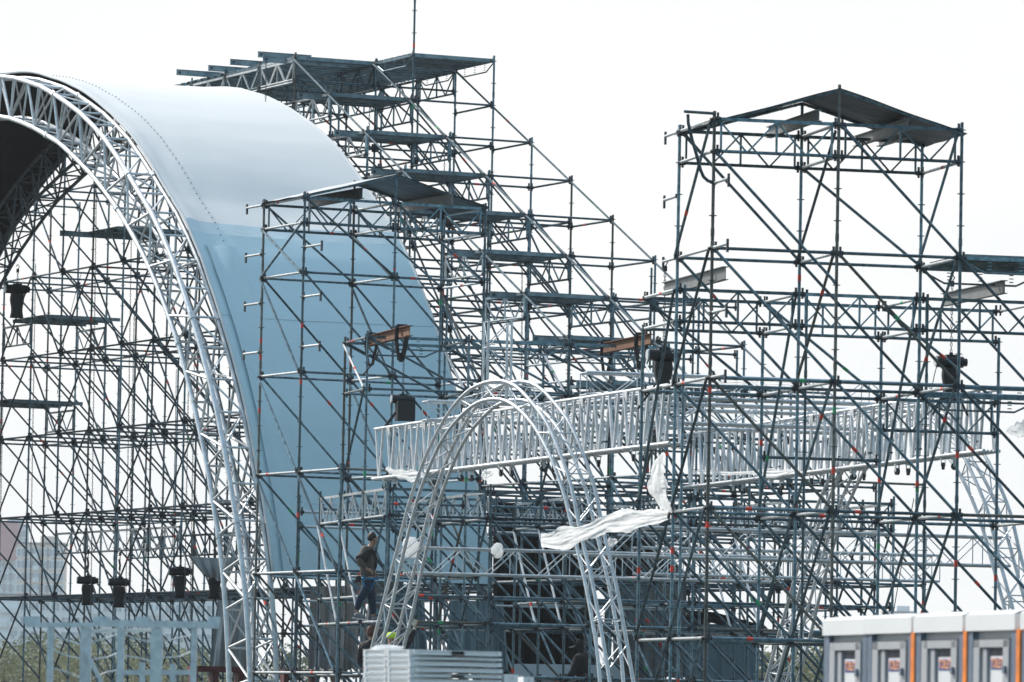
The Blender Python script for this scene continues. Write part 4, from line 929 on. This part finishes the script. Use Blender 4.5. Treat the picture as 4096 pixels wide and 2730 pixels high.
LEAF1 = mat('foliage_green', (.045, .085, .045), .7, 0, col2=(.10, .15, .07), scale=.6, trans=.25)
LEAF2 = mat('foliage_willow', (.11, .13, .055), .7, 0, col2=(.21, .22, .10), scale=.6, trans=.25)
BARK = mat('bark', (.06, .05, .04), .9)
def tree(x, ytop, D, wid, label, lm, c=0, seed=0, n=2600, droop=0.):
    D *= 1.8; wid *= 1.7; rng = random.Random(seed); top = at(zz(c, 2, x, ytop), D); h = top.z; base = V((top.x, D, 0)); t = Thing('tree', base, label, 'tree', 'trees behind the scaffolds')
    mb = MB().poly([base, base+V((.1, 0, h*.3)), base+V((-.1, 0, h*.62)), base+V((0, 0, h*.85))], [h*.028, h*.02, h*.012, .03], 8)
    cl = []
    for k in range(26):
        a = rng.uniform(0, 6.283); rr = wid*.5*math.sqrt(rng.random())*.8; zz_ = h*(.28+.62*rng.random()**.8)*(1-.35*(rr/(wid*.5))**2)
        c_ = base+V((math.cos(a)*rr, math.sin(a)*rr, zz_)); cl.append((c_, wid*rng.uniform(.10, .2)))
        if k < 9: mb.poly([base+V((0, 0, h*.3+k*.03*h)), (base+V((0, 0, h*.45))).lerp(c_, .6), c_], [h*.012, h*.007, .02], 5)
    cl.append((base+V((0, 0, h*.86)), wid*.13))
    t.part('trunk', mb, BARK); lf_ = MB()
    for k in range(n):
        c_, r = cl[rng.randrange(len(cl))]; d = V((rng.gauss(0, 1), rng.gauss(0, 1), rng.gauss(0, 1))).normalized()*r*rng.random()**.4
        p = c_+V((d.x, d.y, d.z*(.75+droop)-droop*r*.8*rng.random())); s_ = rng.uniform(.10, .26)*(h/9)**.5
        u = V((rng.gauss(0, 1), rng.gauss(0, 1), rng.gauss(0, .7))).normalized(); w = u.cross(V((rng.gauss(0, 1), rng.gauss(0, 1), rng.gauss(0, 1)))).normalized()
        lf_.add([p-u*s_*1.5, p+w*s_*.6, p+u*s_*1.5, p-w*s_*.6], [(0, 1, 2, 3)])
    t.part('crown', lf_, lm); return t.done()
TRS = [(40, 1290, 9), (240, 1205, 9), (420, 1245, 10), (590, 1300, 8), (760, 1240, 10), (930, 1225, 9), (1090, 1290, 9), (1270, 1330, 8), (1430, 1300, 9)]
for k, (x, y, w) in enumerate(TRS):
    tree(x, y, 300+13*((k*5) % 7), w*1.15, ['leftmost tree below the long white block', 'dark green tree, second from the left, tallest of its row', 'olive willow tree third from the left below the long white block', 'pale bushy tree behind the blurred frame', 'yellowish willow tree right of the thick frame upright', 'round green tree behind the right half of the blurred frame', 'low tree between two frame uprights on the left', 'low yellowish tree left of the front arch foot', 'tree half hidden by the front arch foot'][k], LEAF1 if k in (1, 5, 8) else LEAF2, seed=k, droop=.3 if k in (2, 4) else 0)
for k, (c, x, y, w, lm) in enumerate(((1, 230, 1290, 8, LEAF1), (3, 60, 1370, 8, LEAF2), (3, 230, 1345, 8, LEAF2), (3, 385, 1150, 11, LEAF1), (3, 330, 1330, 6, LEAF2), (2, 150, 1100, 8, LEAF1), (2, 1700, 1480, 8, LEAF2))):
    tree(x, y, 290+9*k, w, ['green tree seen below the blue membrane between the grey tarps', 'olive bush low under the right tower', 'willowy bush left of the portable toilets', 'tall green tree peeking out at the left end of the portable toilets', 'small yellowish bush against the first portable toilet', 'tree glimpsed through the gap beside the black curtain', 'low bush at the right end of the blue grey tarp wall'][k], lm, c=c, seed=20+k, droop=.2*(k % 2))

# ---------------- people ----------------
SKIN = mat('skin', (.40, .22, .15), .55, 0, .06); HAIRD = mat('dark_hair', (.02, .014, .012), .6); HAIRR = mat('auburn_hair', (.10, .035, .018), .55, 0, .3, 30)
JTAN = mat('tan_jacket', (.10, .085, .072), .85, 0, .2, 10, bump=.4, bscale=18); JBLK = mat('black_jacket', (.014, .014, .017), .8, 0, .2, 8, bump=.4, bscale=15); JEAN = mat('dark_jeans', (.010, .030, .058), .85, 0, .3, 14, bump=.3, bscale=20)
SHOE = mat('grey_shoe', (.16, .18, .20), .7); SOLE = mat('pale_sole', (.6, .6, .6), .7); CAPY = mat('neon_yellow_cap', (.58, .80, .04), .7, 0, .06); GLOV = mat('white_glove', (.62, .58, .48), .85, 0, .1, 20); HARN = mat('blue_harness', (.02, .16, .32), .6)
def skin(chains, levels=2):
    """one continuous surface grown round chains of (point, radius); the chains share joints"""
    pts, rad, ed, ix = [], [], [], {}
    for ch in chains:
        prev = None
        for p, r in ch:
            key = tuple(round(v, 4) for v in p)
            if key not in ix: ix[key] = len(pts); pts.append(tuple(p)); rad.append(r if hasattr(r, '__len__') else (r, r))
            if prev is not None and prev != ix[key]: ed.append((prev, ix[key]))
            prev = ix[key]
    me = bpy.data.meshes.new('s'); me.from_pydata(pts, ed, []); ob = bpy.data.objects.new('s', me); SC.collection.objects.link(ob)
    mo = ob.modifiers.new('k', 'SKIN'); sv = me.skin_vertices[0].data if me.skin_vertices else None
    if sv is None:
        me.attributes  # layer is made by the modifier below
    mo.use_smooth_shade = True
    if not me.skin_vertices:
        bm = __import__('bmesh').new(); bm.from_mesh(me); bm.verts.layers.skin.verify(); bm.to_mesh(me); bm.free()
    for k, v in enumerate(me.skin_vertices[0].data): v.radius = rad[k]; v.use_root = (k == 0)
    ob.modifiers.new('u', 'SUBSURF').levels = levels
    dg = bpy.context.evaluated_depsgraph_get(); dg.update(); m2 = bpy.data.meshes.new_from_object(ob.evaluated_get(dg))
    bpy.data.objects.remove(ob); bpy.data.meshes.remove(me); return m2
def skobj(name, chains, m_, parent, origin, levels=2):
    me = skin(chains, levels); me.transform(Matrix.Translation(-V(origin))); me.name = name
    me.materials.clear(); me.materials.append(m_); me.polygons.foreach_set('use_smooth', [True]*len(me.polygons))
    o = bpy.data.objects.new(name, me); SC.collection.objects.link(o)
    if parent is not None: o.parent = parent
    else: o.location = origin
    return o
def hand(wr, d, side, curl=.5):
    """five finger chains from a palm; d the pointing direction, side the thumb side"""
    d = d.normalized(); s_ = side.normalized(); n_ = d.cross(s_).normalized(); pm = wr+d*.05; ch = [[(wr, .026), (pm, (.038, .018)), (wr+d*.09, (.036, .015))]]
    for k, (o_, L) in enumerate(((.030, .070), (.010, .080), (-.010, .074), (-.030, .058))):
        b = wr+d*.088+s_*o_; m1 = b+d*L*.5*(1-curl*.3)+n_*L*.3*curl; e = m1+d*L*.5*(1-curl)+n_*L*.45*curl
        ch.append([(wr+d*.09, (.036, .015)), (b, .010), (m1, .009), (e, .008)])
    ch.append([(pm, (.038, .018)), (pm+s_*.045+d*.005, .011), (pm+s_*.065+d*.035+n_*.01*curl, .0095)])
    return ch
def head_parts(c, f, up, s_=1.):
    """head chains: c the centre, f the facing direction"""
    f = f.normalized(); up = up.normalized(); r = f.cross(up).normalized()
    ch = [[(c-up*.12, .055), (c-up*.03+f*.01, (.072, .078)), (c+up*.05-f*.005, (.074, .085)), (c+up*.095-f*.01, .05)],
          [(c-up*.03+f*.01, (.072, .078)), (c-up*.075+f*.05, .035)],                     # jaw
          [(c-up*.03+f*.01, (.072, .078)), (c-up*.012+f*.088, .018), (c-up*.028+f*.108, .012)]]                       # nose
    for e in (-1, 1): ch.append([(c-up*.03+f*.01, (.072, .078)), (c-up*.01+r*e*.078-f*.01, .016), (c+up*.012+r*e*.088-f*.02, .012)])
    return ch
def face(c, f, up, parent, origin):
    f = f.normalized(); up = up.normalized(); r = f.cross(up).normalized(); mb = MB(); mb2 = MB()
    for e in (-1, 1): mb.tube(c+up*.012+f*.076+r*e*.03, c+up*.012+f*.086+r*e*.03, .011, 8); mb2.bar(c+up*.034+f*.082+r*e*.015, c+up*.034+f*.078+r*e*.045, .008, .007, up=up)
    mb2.bar(c-up*.055+f*.080-r*.022, c-up*.055+f*.080+r*.022, .01, .008, up=up)
    mb.obj('eyes', BLACK, parent, origin); mb2.obj('brows_and_mouth', HAIRD, parent, origin)
def J(x, y, D, c=1): return at(zz(c, 2, x, y), D)

# the man climbing on the scaffold
D_ = 107.9; UPV = V((0, 0, 1))
pel, ch_, nk = J(775, 905, D_), J(762, 700, D_), J(795, 625, D_); hd = J(812, 588, D_); fdir = V((.93, .30, -.22))
shL, shR = J(752, 655, D_-.17), J(778, 652, D_+.17)
elL, wrL = J(712, 735, D_-.22), J(770, 790, D_-.20); elR, wrR = J(800, 735, D_+.20), J(808, 800, D_+.12)
hipL, hipR = J(770, 915, D_-.09), J(782, 915, D_+.09); knL, anL, toL = J(718, 985, D_-.10), J(690, 1090, D_-.10), J(640, 1065, D_-.1)
knR, anR = J(800, 1015, D_+.10), J(808, 1115, D_+.10)
footR = [(anR, .045), (anR+V((.04, 0, -.05)), .05), (anR+V((.20, .05, -.075)), .038)]
footL = [(anL, .045), (anL+V((.0, 0, -.05)), .05), (anL+V((.17, .03, -.09)), .038)]
feet_z = J(800, 1146, D_).z
man = skobj('person', [[(pel, .13), (ch_, (.15, .11)), (nk, .055)], [(nk, .055)]+head_parts(hd, fdir, V((.12, 0, 1)))[0][1:]] + head_parts(hd, fdir, V((.12, 0, 1)))[1:]
    + [[(ch_, (.15, .11)), (shL, .06), (elL, .042), (wrL, .027)], [(ch_, (.15, .11)), (shR, .06), (elR, .042), (wrR, .027)]] + hand(wrL, V((.8, 0, -.5)), V((0, -.3, 1)), .8) + hand(wrR, V((.6, 0, -.8)), V((0, .3, 1)), .8)
    + [[(pel, .13), (hipL, .09), (knL, .058), (anL, .045)], [(pel, .13), (hipR, .09), (knR, .058), (anR, .045)]], SKIN, None, V((pel.x, pel.y, feet_z)), 2)
tag(man, 'man in tan and black jacket and dark jeans climbing the scaffold, seen from the side', 'person'); mo_ = V((pel.x, pel.y, feet_z))
face(hd, fdir, V((.12, 0, 1)), man, mo_)
skobj('jacket', [[(J(775, 865, D_), (.17, .15)), (J(765, 790, D_), (.185, .165)), (ch_, (.21, .17)), (J(775, 650, D_), .14), (J(785, 632, D_), .09)], [(ch_, (.21, .17)), (shL, .105), (elL, .085), (wrL-(wrL-elL)*.12, .05)], [(ch_, (.185, .14)), (shR, .105), (elR, .08), (wrR-(wrR-elR)*.12, .05)]], JTAN, man, mo_)
skobj('shoulder_yoke', [[(J(735, 690, D_-.16), .125), (J(718, 725, D_-.24), .10)], [(J(735, 690, D_-.16), .125), (J(778, 672, D_-.12), .12), (J(800, 690, D_-.06), .115), (J(805, 750, D_-.03), .10), (J(795, 810, D_-.02), .09)]], JBLK, man, mo_)
skobj('jeans', [[(J(775, 835, D_), .14), (pel, .155), (hipL, .11), (knL, .08), (anL+(knL-anL)*.1, .062)], [(pel, .155), (hipR, .11), (knR, .08), (anR+(knR-anR)*.06, .066)]], JEAN, man, mo_)
for ft_ in (footL, footR):
    skobj('shoe', [[(p, r+.012) for p, r in ft_]], SHOE, man, mo_); MB().box(ft_[1][0]+V((.085, .02, -.062)), V((.30, .04, 0 if ft_ is footR else -.04)), V((-.01, .09, 0)), V((0, 0, .022))).obj('shoe_sole', SOLE, man, mo_)
skobj('hair', [[(hd+V((-.055, -.01, -.03)), .075), (hd+V((-.05, -.01, .03)), .10), (hd+V((-.02, 0, .09)), .105), (hd+V((.04, 0, .11)), .075)]], HAIRD, man, mo_)
mb = MB(); 
for o_ in (-.13, .13): mb.poly([J(740, 830, D_+o_), J(745, 900, D_+o_*1.2), J(790, 930, D_+o_), J(815, 880, D_+o_)], .018, 6)
mb.poly([pel+V((math.cos(a)*.175, math.sin(a)*.15, .14)) for a in [k*.45 for k in range(15)]], .022, 6); mb.obj('harness', HARN, man, mo_)
skobj('tool_pouch', [[(J(702, 830, D_-.12), .06), (J(708, 880, D_-.12), .065)]], JBLK, man, mo_)

# platform the three lower workers stand on, below the picture
pf = MB().box(V((-3.0, 107.2, 1.52)), V((5, 0, 0)), V((0, 3.4, 0)), V((0, 0, .08)))
for x in (-5.3, -3.0, -.7):
    for y in (105.7, 108.7): pf.tube((x, y, 0), (x, y, 1.48), .03, 8)
tag(pf.obj('work_platform', DECKM, None, V((-3, 107.2, 0))), 'low steel work platform under the feet of the two workers behind the white panels', 'platform')
def standing(head, D, facing, mats_, label, zfloor, arm=None, name='person', bend=0.):
    c = at(head, D); f = V(facing).normalized(); r = f.cross(UPV).normalized(); nk_ = c-UPV*.15-f*.02; ch2 = nk_-UPV*.20-f*bend*.2; pe = V((nk_.x, nk_.y, 0))-f*bend; pe.z = zfloor+.92*(1-bend*.2)
    o_ = V((pe.x, pe.y, zfloor)); H_ = head_parts(c, f, UPV); body = [[(pe, .13), (ch2, (.16, .11)), (nk_, .055), H_[0][1]]+H_[0][2:]]+H_[1:]; sl = []
    for e in (-1, 1):
        sh = ch2+r*e*.19+UPV*.06
        if arm and e == arm[0]: el, wr = at(arm[1], D+arm[3]), at(arm[2], D+arm[3]); gd = (wr-el)
        else: el = sh-UPV*.27+r*e*.05+f*.05; wr = el-UPV*.10+f*.22; gd = f
        body += [[(ch2, (.16, .11)), (sh, .06), (el, .042), (wr, .027)]]+hand(wr, gd, r*-e, .4); sl.append([(ch2, (.185, .14)), (sh, .105), (el, .08), (wr-(wr-el)*.1, .055)])
        hp_ = pe+r*e*.09-UPV*.03; kn = V((hp_.x, hp_.y, zfloor+.48))+f*.04; an = V((hp_.x, hp_.y, zfloor+.08)); body += [[(pe, .13), (hp_, .09), (kn, .058), (an, .04), (an+f*.15-UPV*.04, .035)]]
    p = skobj(name, body, mats_['skin'], None, o_); tag(p, label, 'person'); face(c, f, UPV, p, o_)
    skobj('jacket', [[(pe-UPV*.02, .155), (ch2-UPV*.15, .18), (ch2, (.21, .17)), (ch2+UPV*.10, .17), (nk_-UPV*.02, .12)]]+sl, mats_['top'], p, o_)
    skobj('trousers', [[(pe+UPV*.05, .14)]+[(pe, .15)]]+[[(pe, .15), (pe+r*e*.09-UPV*.03, .11), (V((pe.x, pe.y, zfloor+.48))+r*e*.09+f*.04, .08), (V((pe.x, pe.y, zfloor+.10))+r*e*.09, .06)] for e in (-1, 1)], JEAN, p, o_)
    return p, c, f, r, o_
w_, c, f, r, o_ = standing(zz(1, 2, 806, 1212), 107.6, (.2, .95, -.2), dict(skin=SKIN, top=JBLK), 'woman with auburn hair in dark clothes seen from behind below the climbing man', 1.58)
skobj('hair', [[(c-f*.02+UPV*.10, .09), (c-f*.04+UPV*.03, (.13, .12)), (c-f*.05-UPV*.05, .12), (c-f*.07-UPV*.14, .10)]], HAIRR, w_, o_)
y_, c, f, r, o_ = standing(zz(1, 2, 938, 1270), 106.4, (.75, .6, -.1), dict(skin=SKIN, top=JBLK), 'person in neon yellow cap and dark jacket raising a white gloved hand', 1.58, arm=(1, zz(1, 2, 1055, 1285), zz(1, 2, 1096, 1190), .0))
skobj('cap', [[(c-UPV*.01-f*.03, (.115, .11)), (c+UPV*.04-f*.01, (.112, .108)), (c+UPV*.10, .10), (c+UPV*.135, .07)]], CAPY, y_, o_)
MB().box(c+f*.14+UPV*.02, f*.13, r*.15, UPV*.012-f*.004).obj('cap_brim', CAPY, y_, o_)
wr = at(zz(1, 2, 1096, 1190), 106.4); d_ = (wr-at(zz(1, 2, 1055, 1285), 106.4)).normalized(); skobj('glove', [[(p, (q[0]+.006, q[1]+.006) if hasattr(q, '__len__') else q+.005) for p, q in ch] for ch in hand(wr, V((.05, 0, 1)), V((-1, 0, .1)), .4)], GLOV, y_, o_)
skobj('glove_cuff', [[(wr-d_*.06, .045), (wr+d_*.01, .038)]], GLOV, y_, o_)
b_, c, f, r, o_ = standing((2320, 2578), 109.5, (-.85, .5, -.3), dict(skin=JBLK, top=JBLK), 'bulky person in black jacket and pale brimmed cap low in front of the black curtain', 1.50, bend=.15)
skobj('hair', [[(c+UPV*.05, .09), (c-f*.02+UPV*.08, .085)]], HAIRD, b_, o_)
MB().box(c+f*.15-UPV*.0, f*.14, r*.14, UPV*.008).obj('cap_brim', SOLE, b_, o_)
pf = MB().box(V((1.4, 109.8, 1.44)), V((2.4, 0, 0)), V((0, 1.8, 0)), V((0, 0, .08)))
for x in (.3, 2.5):
    for y in (109.1, 110.5): pf.tube((x, y, 0), (x, y, 1.40), .03, 8)
tag(pf.obj('work_platform', DECKM, None, V((1.4, 109.8, 0))), 'small work platform under the person in the black jacket', 'platform')

# ---------------- haze ----------------
hz = bpy.data.materials.new('haze_air'); hz.use_nodes = True; hn = hz.node_tree
hn.nodes.remove(hn.nodes['Principled BSDF']); pv = hn.nodes.new('ShaderNodeVolumePrincipled')
pv.inputs['Color'].default_value = (.93, .97, 1, 1); pv.inputs['Density'].default_value = .00012; pv.inputs['Anisotropy'].default_value = .3
hn.links.new(pv.outputs[0], hn.nodes['Material Output'].inputs['Volume'])
ho = MB().box(V((0, 1200, 59)), V((1400, 0, 0)), V((0, 2440, 0)), V((0, 0, 120))).obj('haze', hz, None, V((0, 1200, 59))); tag(ho, None, None, kind='stuff')
SC.cycles.volume_bounces = 1
